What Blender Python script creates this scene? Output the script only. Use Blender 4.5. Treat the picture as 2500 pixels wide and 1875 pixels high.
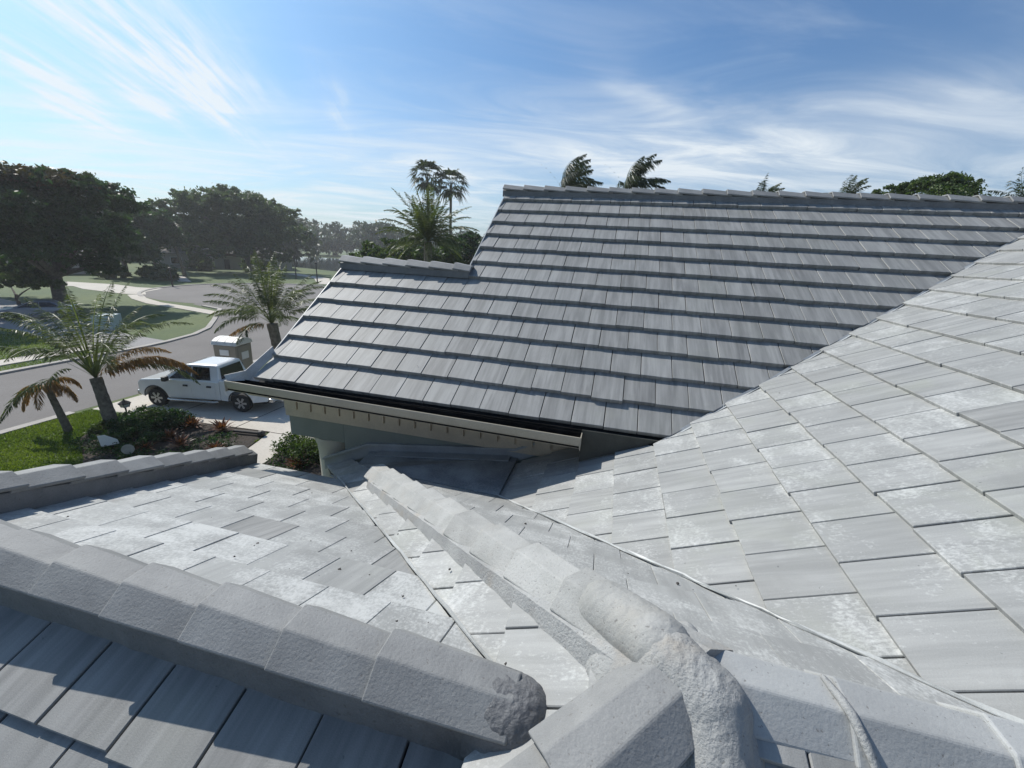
import bpy, bmesh, math, random
import numpy as np
from mathutils import Vector, Matrix

# ------------------------------------------------------------------ reset
for o in list(bpy.data.objects): bpy.data.objects.remove(o)
scene = bpy.context.scene
COL = scene.collection
H = 7.24                       # eye height above the street

# ------------------------------------------------------------------ camera
YAW, PITCH, ROLL = 0.2279, 0.3035, 0.0579
_fw = np.array([-math.sin(YAW)*math.cos(PITCH), math.cos(YAW)*math.cos(PITCH), -math.sin(PITCH)])
_r0 = np.array([math.cos(YAW), math.sin(YAW), 0.0]); _u0 = np.cross(_r0, _fw)
_r = math.cos(ROLL)*_r0 + math.sin(ROLL)*_u0
_u = np.cross(_r, _fw)
cam_data = bpy.data.cameras.new('camera'); cam = bpy.data.objects.new('camera', cam_data); COL.objects.link(cam)
cam_data.sensor_fit = 'HORIZONTAL'; cam_data.sensor_width = 36.0
cam_data.lens = 1029.1/2500*36.0
cam_data.clip_start = 0.05; cam_data.clip_end = 3000
m = Matrix.Identity(4)
for i in range(3):
    m[i][0] = _r[i]; m[i][1] = _u[i]; m[i][2] = -_fw[i]
m[2][3] = H
cam.matrix_world = m
scene.camera = cam

# ------------------------------------------------------------------ sky, sun, exposure
SUN = Vector((-0.90, 0.43, 0.95)).normalized()       # towards the sun
elev = math.asin(SUN.z); azim = math.atan2(SUN.x, SUN.y)
world = bpy.data.worlds.new('World'); scene.world = world; world.use_nodes = True
wt = world.node_tree; wt.nodes.clear()
def wn(t, **k):
    n = wt.nodes.new(t)
    for a, b in k.items(): setattr(n, a, b)
    return n
def wl(a, b): wt.links.new(a, b)
def wmath(op, a, b=None, clamp=False):
    n = wn('ShaderNodeMath', operation=op); n.use_clamp = clamp
    for i, v in enumerate((a, b)):
        if v is None: continue
        if hasattr(v, 'is_output'): wl(v, n.inputs[i])
        else: n.inputs[i].default_value = v
    return n.outputs[0]
sky = wn('ShaderNodeTexSky', sky_type='NISHITA', sun_disc=False)
sky.sun_elevation = elev; sky.sun_rotation = azim
sky.altitude = 0; sky.air_density = 1.0; sky.dust_density = 1.8; sky.ozone_density = 1.6
tc = wn('ShaderNodeTexCoord'); sep = wn('ShaderNodeSeparateXYZ'); wl(tc.outputs['Generated'], sep.inputs[0])
zz = wmath('ADD', wmath('MAXIMUM', sep.outputs[2], 0.0), 0.06)
px = wmath('DIVIDE', sep.outputs[0], zz); py = wmath('DIVIDE', sep.outputs[1], zz)
# cirrus is laid out on a high flat layer: rotate to the wind direction, stretch along it
def rot_axes(ang):
    c, s = math.cos(ang), math.sin(ang)
    a = wmath('ADD', wmath('MULTIPLY', px, c), wmath('MULTIPLY', py, s))
    b = wmath('ADD', wmath('MULTIPLY', px, -s), wmath('MULTIPLY', py, c))
    return a, b
def noise2(a, b, sa, sb, seed, detail=6, rough=0.55, dist=0.0):
    cb = wn('ShaderNodeCombineXYZ')
    wl(wmath('MULTIPLY', a, sa), cb.inputs[0]); wl(wmath('MULTIPLY', b, sb), cb.inputs[1]); cb.inputs[2].default_value = seed
    n = wn('ShaderNodeTexNoise'); n.inputs['Scale'].default_value = 1.0; n.inputs['Detail'].default_value = detail
    n.inputs['Roughness'].default_value = rough; n.inputs['Distortion'].default_value = dist
    wl(cb.outputs[0], n.inputs['Vector']); return n.outputs['Fac']
def ramp(v, lo, hi):
    mr = wn('ShaderNodeMapRange', interpolation_type='SMOOTHSTEP'); wl(v, mr.inputs[0])
    mr.inputs[1].default_value = lo; mr.inputs[2].default_value = hi; return mr.outputs[0]
A1, B1 = rot_axes(math.radians(118))
A2, B2 = rot_axes(math.radians(20))
warpn = noise2(px, py, 1.5, 1.5, 3.0, 3, 0.55, 0.0)                # slow waviness
texl = ramp(noise2(A1, B1, 1.3, 11.0, 9.1, 5, 0.62, 0.3), 0.28, 0.72) # fibres along the wind
veiln = noise2(A2, B2, 0.75, 1.7, 21.3, 6, 0.62, 0.9)
veil = ramp(veiln, 0.42, 0.85)
wob = wmath('MULTIPLY', wmath('SUBTRACT', warpn, 0.5), 0.36)
texr = wmath('ADD', wmath('MULTIPLY', ramp(veiln, 0.25, 0.8), 0.7), 0.3)
texl2 = wmath('ADD', wmath('MULTIPLY', texl, 0.92), 0.08)
def band(a0, b0, ang, ha, hb, tex, amp):
    # one long cirrus streak: centre (a0,b0) on the layer, along ang, half length ha, half width hb
    c, s = math.cos(ang), math.sin(ang)
    dx = wmath('SUBTRACT', px, a0); dy = wmath('SUBTRACT', py, b0)
    al = wmath('DIVIDE', wmath('ADD', wmath('MULTIPLY', dx, c), wmath('MULTIPLY', dy, s)), ha)
    ac = wmath('DIVIDE', wmath('ADD', wmath('ADD', wmath('MULTIPLY', dx, -s), wmath('MULTIPLY', dy, c)), wob), hb)
    e = wmath('ADD', wmath('MULTIPLY', al, al), wmath('MULTIPLY', ac, ac))
    return wmath('MULTIPLY', wmath('MULTIPLY', wmath('EXPONENT', wmath('MULTIPLY', e, -1.0)), tex), amp)
bands = [band(-2.55, 2.2, math.radians(113), 0.95, 0.15, texl2, 1.25),
         band(-2.12, 1.80, math.radians(118), 0.70, 0.26, texl2, 1.1),
         band(-3.3, 2.15, math.radians(133), 0.85, 0.16, texl2, 1.1),
         band(-3.02, 2.4, math.radians(122), 0.55, 0.07, texl2, 1.0),
         band(-1.85, 2.7, math.radians(117), 0.5, 0.06, texl2, 0.4),
         band(-2.4, 3.9, math.radians(40), 1.2, 0.55, texr, 0.40),
         band(-0.2, 3.7, math.radians(25), 1.5, 0.75, texr, 0.45),
         band(1.1, 3.45, math.radians(-32), 1.5, 0.75, texr, 0.45),
         band(1.8, 2.5, math.radians(-38), 1.0, 0.5, texr, 0.4),
         band(0.05, 2.75, math.radians(58), 0.5, 0.14, texr, 0.40)]
tot = wmath('ADD', wmath('MULTIPLY', veil, 0.20), 0.03)
for b in bands: tot = wmath('ADD', tot, b)
horizon = ramp(sep.outputs[2], 0.31, 0.06)                       # thin high veil thickens towards the horizon
tot = wmath('ADD', tot, wmath('MULTIPLY', horizon, wmath('ADD', wmath('MULTIPLY', ramp(veiln, 0.3, 0.75), 0.45), 0.28)))
tot = wmath('MINIMUM', tot, 0.92)
grade = wn('ShaderNodeMix', data_type='RGBA', blend_type='MULTIPLY'); grade.inputs[0].default_value = 1.0
wl(sky.outputs[0], grade.inputs['A']); grade.inputs['B'].default_value = (0.64, 1.06, 1.42, 1)
mixc = wn('ShaderNodeMix', data_type='RGBA'); wl(tot, mixc.inputs[0]); wl(grade.outputs['Result'], mixc.inputs['A'])
mixc.inputs['B'].default_value = (9.8, 10.6, 11.2, 1)
bg = wn('ShaderNodeBackground'); bg.inputs['Strength'].default_value = 0.085
wl(mixc.outputs['Result'], bg.inputs['Color'])
world.cycles.sampling_method = 'MANUAL'; world.cycles.sample_map_resolution = 512
wo = wn('ShaderNodeOutputWorld'); wl(bg.outputs[0], wo.inputs['Surface'])

sd = bpy.data.lights.new('sun', 'SUN'); sd.energy = 5.0; sd.angle = math.radians(0.53); sd.color = (1.0, 0.955, 0.885)
so = bpy.data.objects.new('sun', sd); COL.objects.link(so); so.location = (-40, 12, 60)
so.rotation_euler = SUN.to_track_quat('Z', 'Y').to_euler()
scene.view_settings.view_transform = 'Standard'; scene.view_settings.look = 'None'
scene.view_settings.exposure = 0.0; scene.view_settings.gamma = 1.0; scene.view_settings.use_curve_mapping = False
scene.render.engine = 'CYCLES'

# ------------------------------------------------------------------ helpers: placing
def ray(u, v):
    d = _r*(u-1250) - _u*(v-937.5) + _fw*1029.1
    return d/np.linalg.norm(d)
def at_dist(u, v, d):
    r = ray(u, v); p = r*(d/math.hypot(r[0], r[1])); return Vector((p[0], p[1], p[2]+H))
def at_ground(u, v, z=0.0):
    r = ray(u, v); p = r*((z-H)/r[2]); return Vector((p[0], p[1], z))
def depth(p): return float(np.dot(_fw, np.array([p[0], p[1], p[2]-H])))

# ------------------------------------------------------------------ helpers: materials
def new_mat(name):
    mt = bpy.data.materials.new(name); mt.use_nodes = True
    nt = mt.node_tree; bs = nt.nodes['Principled BSDF']
    return mt, nt, bs
def N(nt, t, **k):
    n = nt.nodes.new(t)
    for a, b in k.items(): setattr(n, a, b)
    return n
def mixrgb(nt, fac, a, b, mode='MIX'):
    n = N(nt, 'ShaderNodeMix', data_type='RGBA', blend_type=mode)
    for s, v in ((n.inputs[0], fac), (n.inputs['A'], a), (n.inputs['B'], b)):
        if hasattr(v, 'is_output'): nt.links.new(v, s)
        elif isinstance(v, (int, float)): s.default_value = v
        else: s.default_value = (*v, 1) if len(v) == 3 else v
    return n.outputs['Result']
def mth(nt, op, a, b=None, clamp=False):
    n = N(nt, 'ShaderNodeMath', operation=op); n.use_clamp = clamp
    for i, v in enumerate((a, b)):
        if v is None: continue
        if hasattr(v, 'is_output'): nt.links.new(v, n.inputs[i])
        else: n.inputs[i].default_value = v
    return n.outputs[0]
def noise(nt, vec, scale, detail=4, rough=0.55, dist=0.0):
    n = N(nt, 'ShaderNodeTexNoise'); n.inputs['Scale'].default_value = scale; n.inputs['Detail'].default_value = detail
    n.inputs['Roughness'].default_value = rough; n.inputs['Distortion'].default_value = dist
    if vec is not None: nt.links.new(vec, n.inputs['Vector'])
    return n.outputs['Fac']
def mapr(nt, v, lo, hi, a=0.0, b=1.0):
    n = N(nt, 'ShaderNodeMapRange', interpolation_type='SMOOTHSTEP'); nt.links.new(v, n.inputs[0])
    n.inputs[1].default_value = lo; n.inputs[2].default_value = hi; n.inputs[3].default_value = a; n.inputs[4].default_value = b
    return n.outputs[0]
def scaled(nt, vec, s):
    n = N(nt, 'ShaderNodeMapping'); n.inputs['Scale'].default_value = s; nt.links.new(vec, n.inputs['Vector']); return n.outputs[0]
def bump(nt, bs, h, strength, dist=0.01):
    b = N(nt, 'ShaderNodeBump'); b.inputs['Strength'].default_value = strength; b.inputs['Distance'].default_value = dist
    nt.links.new(h, b.inputs['Height']); nt.links.new(b.outputs[0], bs.inputs['Normal'])
def plain(name, col, rough=0.6, var=0.12, scale=6.0, metal=0.0, bumpv=0.0, spec=0.5, fine=60.0):
    mt, nt, bs = new_mat(name)
    g = N(nt, 'ShaderNodeTexCoord').outputs['Object']
    n1 = noise(nt, g, scale, 5); n2 = noise(nt, g, fine, 3)
    f = mth(nt, 'ADD', mth(nt, 'MULTIPLY', n1, 0.65), mth(nt, 'MULTIPLY', n2, 0.35))
    lo = tuple(max(0, c*(1-var*1.6)) for c in col); hi = tuple(min(1, c*(1+var*1.6)) for c in col)
    nt.links.new(mixrgb(nt, mapr(nt, f, 0.3, 0.7), lo, hi), bs.inputs['Base Color'])
    bs.inputs['Roughness'].default_value = rough; bs.inputs['Metallic'].default_value = metal
    bs.inputs['Specular IOR Level'].default_value = spec
    if bumpv: bump(nt, bs, f, bumpv, 0.01)
    return mt

def tile_material():
    mt, nt, bs = new_mat('flat_concrete_tile')
    uv = N(nt, 'ShaderNodeUVMap').outputs[0]
    at = N(nt, 'ShaderNodeAttribute', attribute_name='tint'); sp = N(nt, 'ShaderNodeSeparateColor')
    nt.links.new(at.outputs['Color'], sp.inputs[0]); R, G, Bc = sp.outputs
    st = noise(nt, scaled(nt, uv, (26, 1.6, 1)), 1.0, 5, 0.6, 0.25)        # slurry streaks running down the slope
    st2 = noise(nt, scaled(nt, uv, (9, 1.1, 1)), 1.0, 4, 0.55, 0.4)
    pos = N(nt, 'ShaderNodeNewGeometry').outputs['Position']
    bl = noise(nt, pos, 3.2, 6, 0.62, 0.6)
    bl2 = noise(nt, scaled(nt, uv, (3.0, 5.0, 1)), 1.0, 5, 0.65, 0.8)
    gr = noise(nt, uv, 190.0, 3, 0.7); sp_n = noise(nt, scaled(nt, uv, (75, 40, 1)), 1.0, 3, 0.7)
    v = mth(nt, 'ADD', mth(nt, 'MULTIPLY', st, 0.45), mth(nt, 'MULTIPLY', st2, 0.55))
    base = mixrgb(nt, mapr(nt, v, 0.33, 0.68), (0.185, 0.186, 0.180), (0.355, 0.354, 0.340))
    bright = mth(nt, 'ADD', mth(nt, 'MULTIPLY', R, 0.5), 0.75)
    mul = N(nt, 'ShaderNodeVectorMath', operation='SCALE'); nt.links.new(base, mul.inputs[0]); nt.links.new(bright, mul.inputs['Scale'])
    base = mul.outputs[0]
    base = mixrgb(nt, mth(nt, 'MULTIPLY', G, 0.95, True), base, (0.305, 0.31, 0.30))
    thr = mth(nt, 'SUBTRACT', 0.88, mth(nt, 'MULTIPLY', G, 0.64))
    d1 = mth(nt, 'ADD', mth(nt, 'MULTIPLY', bl, 0.6), mth(nt, 'MULTIPLY', bl2, 0.4))
    d1 = mth(nt, 'ADD', d1, mth(nt, 'MULTIPLY', mth(nt, 'SUBTRACT', sp_n, 0.5), 0.62))
    eff = mth(nt, 'MULTIPLY', mth(nt, 'SUBTRACT', d1, thr), 5.5, True); eff = mth(nt, 'MAXIMUM', eff, 0.0)
    base = mixrgb(nt, mth(nt, 'MULTIPLY', eff, 0.72), base, (0.55, 0.555, 0.535))
    stn = mapr(nt, noise(nt, scaled(nt, pos, (1.7, 1.7, 1.7)), 1.0, 5, 0.65, 0.8), 0.50, 0.70)
    base = mixrgb(nt, mth(nt, 'MULTIPLY', stn, 0.38), base, (0.205, 0.205, 0.195))
    alg = mth(nt, 'MULTIPLY', mapr(nt, noise(nt, pos, 2.3, 4, 0.6, 0.6), 0.45, 0.75), Bc)
    base = mixrgb(nt, mth(nt, 'MULTIPLY', alg, 0.6), base, (0.30, 0.315, 0.245))
    sp_d = mapr(nt, noise(nt, uv, 42.0, 2, 0.5), 0.735, 0.77)
    base = mixrgb(nt, mth(nt, 'MULTIPLY', sp_d, 0.7), base, (0.10, 0.10, 0.10))
    gm = mth(nt, 'ADD', mth(nt, 'MULTIPLY', gr, 0.34), 0.83)
    mul2 = N(nt, 'ShaderNodeVectorMath', operation='SCALE'); nt.links.new(base, mul2.inputs[0]); nt.links.new(gm, mul2.inputs['Scale'])
    nt.links.new(mul2.outputs[0], bs.inputs['Base Color'])
    bs.inputs['Roughness'].default_value = 0.62; bs.inputs['Specular IOR Level'].default_value = 0.45
    bump(nt, bs, gr, 0.35, 0.003)
    return mt
def mortar_material(name, c0, c1, scale=70, bumpv=0.9, dirt=(0.32, 0.27, 0.20), dirtamt=0.5, rough=0.72):
    mt, nt, bs = new_mat(name)
    g = N(nt, 'ShaderNodeTexCoord').outputs['Object']
    gr = noise(nt, g, scale*2.4, 4, 0.75); bl = noise(nt, g, 5.0, 5, 0.6, 0.4); pit = noise(nt, g, scale, 2, 0.5)
    base = mixrgb(nt, mapr(nt, mth(nt, 'ADD', mth(nt, 'MULTIPLY', bl, 0.6), mth(nt, 'MULTIPLY', gr, 0.4)), 0.34, 0.66), c0, c1)
    base = mixrgb(nt, mth(nt, 'MULTIPLY', mapr(nt, noise(nt, g, 3.1, 4, 0.6), 0.52, 0.72), dirtamt), base, dirt)
    base = mixrgb(nt, mth(nt, 'MULTIPLY', mapr(nt, pit, 0.36, 0.25), 0.6), base, (0.11, 0.10, 0.09))
    oi = N(nt, 'ShaderNodeObjectInfo').outputs['Random']; sc_ = N(nt, 'ShaderNodeVectorMath', operation='SCALE'); nt.links.new(base, sc_.inputs[0]); nt.links.new(mth(nt, 'ADD', mth(nt, 'MULTIPLY', oi, 0.20), 0.90), sc_.inputs['Scale'])
    nt.links.new(sc_.outputs[0], bs.inputs['Base Color']); bs.inputs['Roughness'].default_value = rough; bs.inputs['Specular IOR Level'].default_value = 0.55
    bump(nt, bs, mth(nt, 'ADD', mth(nt, 'MULTIPLY', gr, 0.6), pit), bumpv, 0.006)
    return mt
def leaf_material(name, c0, c1, trans=0.35, rough=0.55):
    mt, nt, bs = new_mat(name)
    at = N(nt, 'ShaderNodeAttribute', attribute_name='tint'); sp = N(nt, 'ShaderNodeSeparateColor'); nt.links.new(at.outputs['Color'], sp.inputs[0])
    col = mixrgb(nt, sp.outputs[0], c0, c1)
    nt.links.new(col, bs.inputs['Base Color']); bs.inputs['Roughness'].default_value = rough; bs.inputs['Specular IOR Level'].default_value = 0.35
    tr = N(nt, 'ShaderNodeBsdfTranslucent'); nt.links.new(mixrgb(nt, 1.0, col, (1.25, 1.35, 0.7), 'MULTIPLY'), tr.inputs['Color'])
    mx = N(nt, 'ShaderNodeMixShader'); mx.inputs[0].default_value = trans
    nt.links.new(bs.outputs[0], mx.inputs[1]); nt.links.new(tr.outputs[0], mx.inputs[2])
    nt.links.new(mx.outputs[0], nt.nodes['Material Output'].inputs['Surface'])
    return mt
def ground_material(name, c0, c1, c2, s1=0.35, s2=9.0, bumpv=0.3, rough=0.9):
    mt, nt, bs = new_mat(name)
    g = N(nt, 'ShaderNodeTexCoord').outputs['Object']
    n1 = noise(nt, g, s1, 6, 0.6); n2 = noise(nt, g, s2, 5, 0.65); n3 = noise(nt, g, s2*6, 3, 0.7)
    b = mixrgb(nt, mapr(nt, n1, 0.35, 0.65), c0, c1)
    b = mixrgb(nt, mapr(nt, mth(nt, 'ADD', mth(nt, 'MULTIPLY', n2, 0.5), mth(nt, 'MULTIPLY', n3, 0.5)), 0.42, 0.66), b, c2)
    nt.links.new(b, bs.inputs['Base Color']); bs.inputs['Roughness'].default_value = rough
    bump(nt, bs, mth(nt, 'ADD', n2, n3), bumpv, 0.03)
    return mt
M = {}
M['tile'] = tile_material()
M['cap'] = mortar_material('ridge_cap_concrete', (0.185, 0.187, 0.184), (0.265, 0.266, 0.258), 90, 0.35, (0.37, 0.37, 0.35), 0.30)
M['cap_smooth'] = mortar_material('smooth_cap_concrete', (0.30, 0.305, 0.30), (0.375, 0.38, 0.37), 90, 0.25, (0.33, 0.335, 0.32), 0.3)
M['cap_sandy'] = mortar_material('sandy_ridge_cap', (0.29, 0.29, 0.272), (0.41, 0.407, 0.385), 90, 0.45, (0.37, 0.345, 0.30), 0.4)
M['mortar'] = mortar_material('rough_mortar', (0.25, 0.252, 0.245), (0.37, 0.37, 0.355), 95, 0.8, (0.33, 0.275, 0.21), 0.5)
M['mortar_grey'] = mortar_material('grey_mortar', (0.135, 0.138, 0.14), (0.205, 0.207, 0.205), 55, 0.9, (0.17, 0.17, 0.155), 0.3)
M['mortar_dark'] = mortar_material('dark_mortar', (0.12, 0.122, 0.125), (0.20, 0.20, 0.20), 60, 1.0, (0.15, 0.15, 0.14), 0.3)
M['deck'] = plain('dark_underlayment', (0.028, 0.029, 0.031), 0.9, 0.2)
M['membrane'] = plain('grey_roof_membrane', (0.27, 0.285, 0.29), 0.7, 0.25, 3.0, bumpv=0.2)
M['flash'] = plain('pale_painted_flashing', (0.42, 0.43, 0.42), 0.45, 0.12, 4.0)
M['flash_grey'] = plain('grey_painted_flashing', (0.33, 0.345, 0.35), 0.5, 0.12, 4.0)
M['gutter'] = plain('taupe_painted_gutter', (0.345, 0.315, 0.25), 0.45, 0.09, 2.0)
M['gutter_shade'] = plain('gutter_shade_black', (0.012, 0.012, 0.012), 0.95, 0.3, spec=0.1)  # near-black colour paints the shade inside the gutter and below the tiles
M['wall'] = plain('sage_stucco', (0.235, 0.25, 0.215), 0.9, 0.07, 3.0, bumpv=0.25, fine=130)
M['trim'] = plain('beige_painted_trim', (0.50, 0.425, 0.315), 0.6, 0.09, 3.0)
M['column'] = plain('cream_stucco', (0.54, 0.50, 0.42), 0.85, 0.06, 3.0, bumpv=0.15, fine=130)

# ------------------------------------------------------------------ helpers: meshes
class MB:
    def __init__(s): s.v = []; s.f = []
    def face(s, pts):
        i = len(s.v); s.v += [tuple(p) for p in pts]; s.f.append(tuple(range(i, i+len(pts))))
    def prism(s, bot, top):
        n = len(bot); i = len(s.v); s.v += [tuple(p) for p in bot] + [tuple(p) for p in top]
        s.f.append(tuple(i+n+k for k in range(n))); s.f.append(tuple(i+n-1-k for k in range(n)))
        for k in range(n): s.f.append((i+k, i+(k+1) % n, i+n+(k+1) % n, i+n+k))
        return s
    def box(s, x0, x1, y0, y1, z0, z1):
        return s.prism([(x0, y0, z0), (x1, y0, z0), (x1, y1, z0), (x0, y1, z0)], [(x0, y0, z1), (x1, y0, z1), (x1, y1, z1), (x0, y1, z1)])
    def extrude_y(s, prof, y0, y1):         # prof: (x,z) list, counter-clockwise seen from -y
        return s.prism_dir([(x, y0, z) for x, z in prof], [(x, y1, z) for x, z in prof])
    def prism_dir(s, a, b):
        n = len(a); i = len(s.v); s.v += [tuple(p) for p in a] + [tuple(p) for p in b]
        s.f.append(tuple(range(i, i+n))); s.f.append(tuple(i+2*n-1-k for k in range(n)))
        for k in range(n): s.f.append((i+(k+1) % n, i+k, i+n+k, i+n+(k+1) % n))
        return s
    def loft(s, rings, cap=True, closed=True):
        i0 = len(s.v); n = len(rings[0])
        for r in rings: s.v += [tuple(p) for p in r]
        for j in range(len(rings)-1):
            for k in range(n if closed else n-1):
                a = i0+j*n+k; b = i0+j*n+(k+1) % n; s.f.append((a, b, b+n, a+n))
        if cap and closed:
            s.f.append(tuple(i0+n-1-k for k in range(n))); s.f.append(tuple(i0+(len(rings)-1)*n+k for k in range(n)))
        return s
    def tube(s, pts, rad, n=8):
        pts = [Vector(p) for p in pts]
        if not isinstance(rad, (list, tuple)): rad = [rad]*len(pts)
        rings = []
        for j, p in enumerate(pts):
            d = (pts[min(j+1, len(pts)-1)] - pts[max(j-1, 0)]).normalized()
            a = d.orthogonal().normalized() if abs(d.z) > 0.95 else Vector((0, 0, 1)).cross(d).normalized()
            if j and (a - pa).length > (-a - pa).length: a = -a
            pa = a; b = d.cross(a)
            rings.append([p + a*rad[j]*math.cos(t) + b*rad[j]*math.sin(t) for t in [2*math.pi*k/n for k in range(n)]])
        return s.loft(rings)
    def lathe(s, prof, n=24, axis='z', c=(0, 0, 0)):
        rings = []
        for r, h in prof:
            ring = []
            for k in range(n):
                t = 2*math.pi*k/n; a, b = r*math.cos(t), r*math.sin(t)
                p = (a, b, h) if axis == 'z' else ((a, h, b) if axis == 'y' else (h, a, b))
                ring.append((p[0]+c[0], p[1]+c[1], p[2]+c[2]))
            rings.append(ring)
        return s.loft(rings)
    def build(s, name, mat, parent=None, smooth=False, bevel=0.0, loc=None):
        me = bpy.data.meshes.new(name); me.from_pydata(s.v, [], s.f); me.materials.append(mat if not isinstance(mat, str) else M[mat])
        bm = bmesh.new(); bm.from_mesh(me); bmesh.ops.recalc_face_normals(bm, faces=bm.faces)
        if bevel:
            bmesh.ops.remove_doubles(bm, verts=bm.verts, dist=1e-5)
            es = [e for e in bm.edges if len(e.link_faces) == 2 and e.calc_face_angle(0) > 0.5]
            bmesh.ops.bevel(bm, geom=es, offset=bevel, segments=2, profile=0.5, affect='EDGES', clamp_overlap=True)
        bm.to_mesh(me); bm.free()
        if smooth: me.shade_smooth() if hasattr(me, 'shade_smooth') else None
        o = bpy.data.objects.new(name, me); COL.objects.link(o)
        if smooth and bevel == 0.0:
            me.set_sharp_from_angle(angle=math.radians(smooth if smooth is not True else 40))
        if parent is not None: o.parent = parent
        if loc: o.location = loc
        return o
def empty(name, label, cat, loc=(0, 0, 0), rz=0.0, group=None):
    o = bpy.data.objects.new(name, None); COL.objects.link(o); o.location = loc; o.rotation_euler = (0, 0, rz); o.empty_display_size = 0.3
    tag(o, label, cat, group); return o
def tag(o, label, cat, group=None):
    o['label'] = label; o['category'] = cat
    if group: o['group'] = group
    return o
def structure(o, kind='structure'): o['kind'] = kind; return o
def fast_mesh(name, verts, faces, mat, parent=None, tint=None, loc=None):
    """verts (n,3) array, faces (m,k) array of one k; tint: per-vertex grey value"""
    verts = np.asarray(verts, np.float32); faces = np.asarray(faces, np.int32)
    me = bpy.data.meshes.new(name); k = faces.shape[1]
    me.vertices.add(len(verts)); me.vertices.foreach_set('co', verts.ravel())
    me.loops.add(faces.size); me.loops.foreach_set('vertex_index', faces.ravel())
    me.polygons.add(len(faces)); me.polygons.foreach_set('loop_start', np.arange(0, faces.size, k, dtype=np.int32))
    me.update(calc_edges=True); me.materials.append(M[mat] if isinstance(mat, str) else mat)
    if tint is not None:
        ca = me.color_attributes.new('tint', 'FLOAT_COLOR', 'POINT')
        t = np.asarray(tint, np.float32); col = np.stack([t, t, t, np.ones_like(t)], 1); ca.data.foreach_set('color', col.ravel())
    o = bpy.data.objects.new(name, me); COL.objects.link(o)
    if parent is not None: o.parent = parent
    if loc is not None: o.location = loc
    return o
def heightsheet(name, poly, z, mat, kind='structure'):
    mb = MB(); mb.face([(x, y, z) for x, y in poly]); o = mb.build(name, mat)
    if kind: structure(o, kind)
    return o

# ================================================================== THE HOUSE WE STAND ON
house = empty('tile_roof_house', 'house with stepped grey concrete tile roofs, seen from its own roof', 'house')
W = 0.315
def clip(poly, reg):
    """Sutherland-Hodgman; both plan polygons, reg convex"""
    a = sum(reg[i][0]*reg[(i+1) % len(reg)][1]-reg[(i+1) % len(reg)][0]*reg[i][1] for i in range(len(reg)))
    if a < 0: reg = reg[::-1]
    out = poly
    for i in range(len(reg)):
        x0, y0 = reg[i]; x1, y1 = reg[(i+1) % len(reg)]; src = out; out = []
        def side(p): return (x1-x0)*(p[1]-y0)-(y1-y0)*(p[0]-x0)
        for j in range(len(src)):
            p, q = src[j], src[(j+1) % len(src)]; sp, sq = side(p), side(q)
            if sp >= 0: out.append(p)
            if (sp >= 0) != (sq >= 0):
                t = sp/(sp-sq); out.append((p[0]+t*(q[0]-p[0]), p[1]+t*(q[1]-p[1])))
        if len(out) < 3: return []
    res = []
    for p in out:
        if not res or math.hypot(p[0]-res[-1][0], p[1]-res[-1][1]) > 1e-4: res.append(p)
    if len(res) > 2 and math.hypot(res[0][0]-res[-1][0], res[0][1]-res[-1][1]) < 1e-4: res.pop()
    return res if len(res) > 2 else []
def parea(p): return 0.5*abs(sum(p[i][0]*p[(i+1) % len(p)][1]-p[(i+1) % len(p)][0]*p[i][1] for i in range(len(p))))

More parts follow.
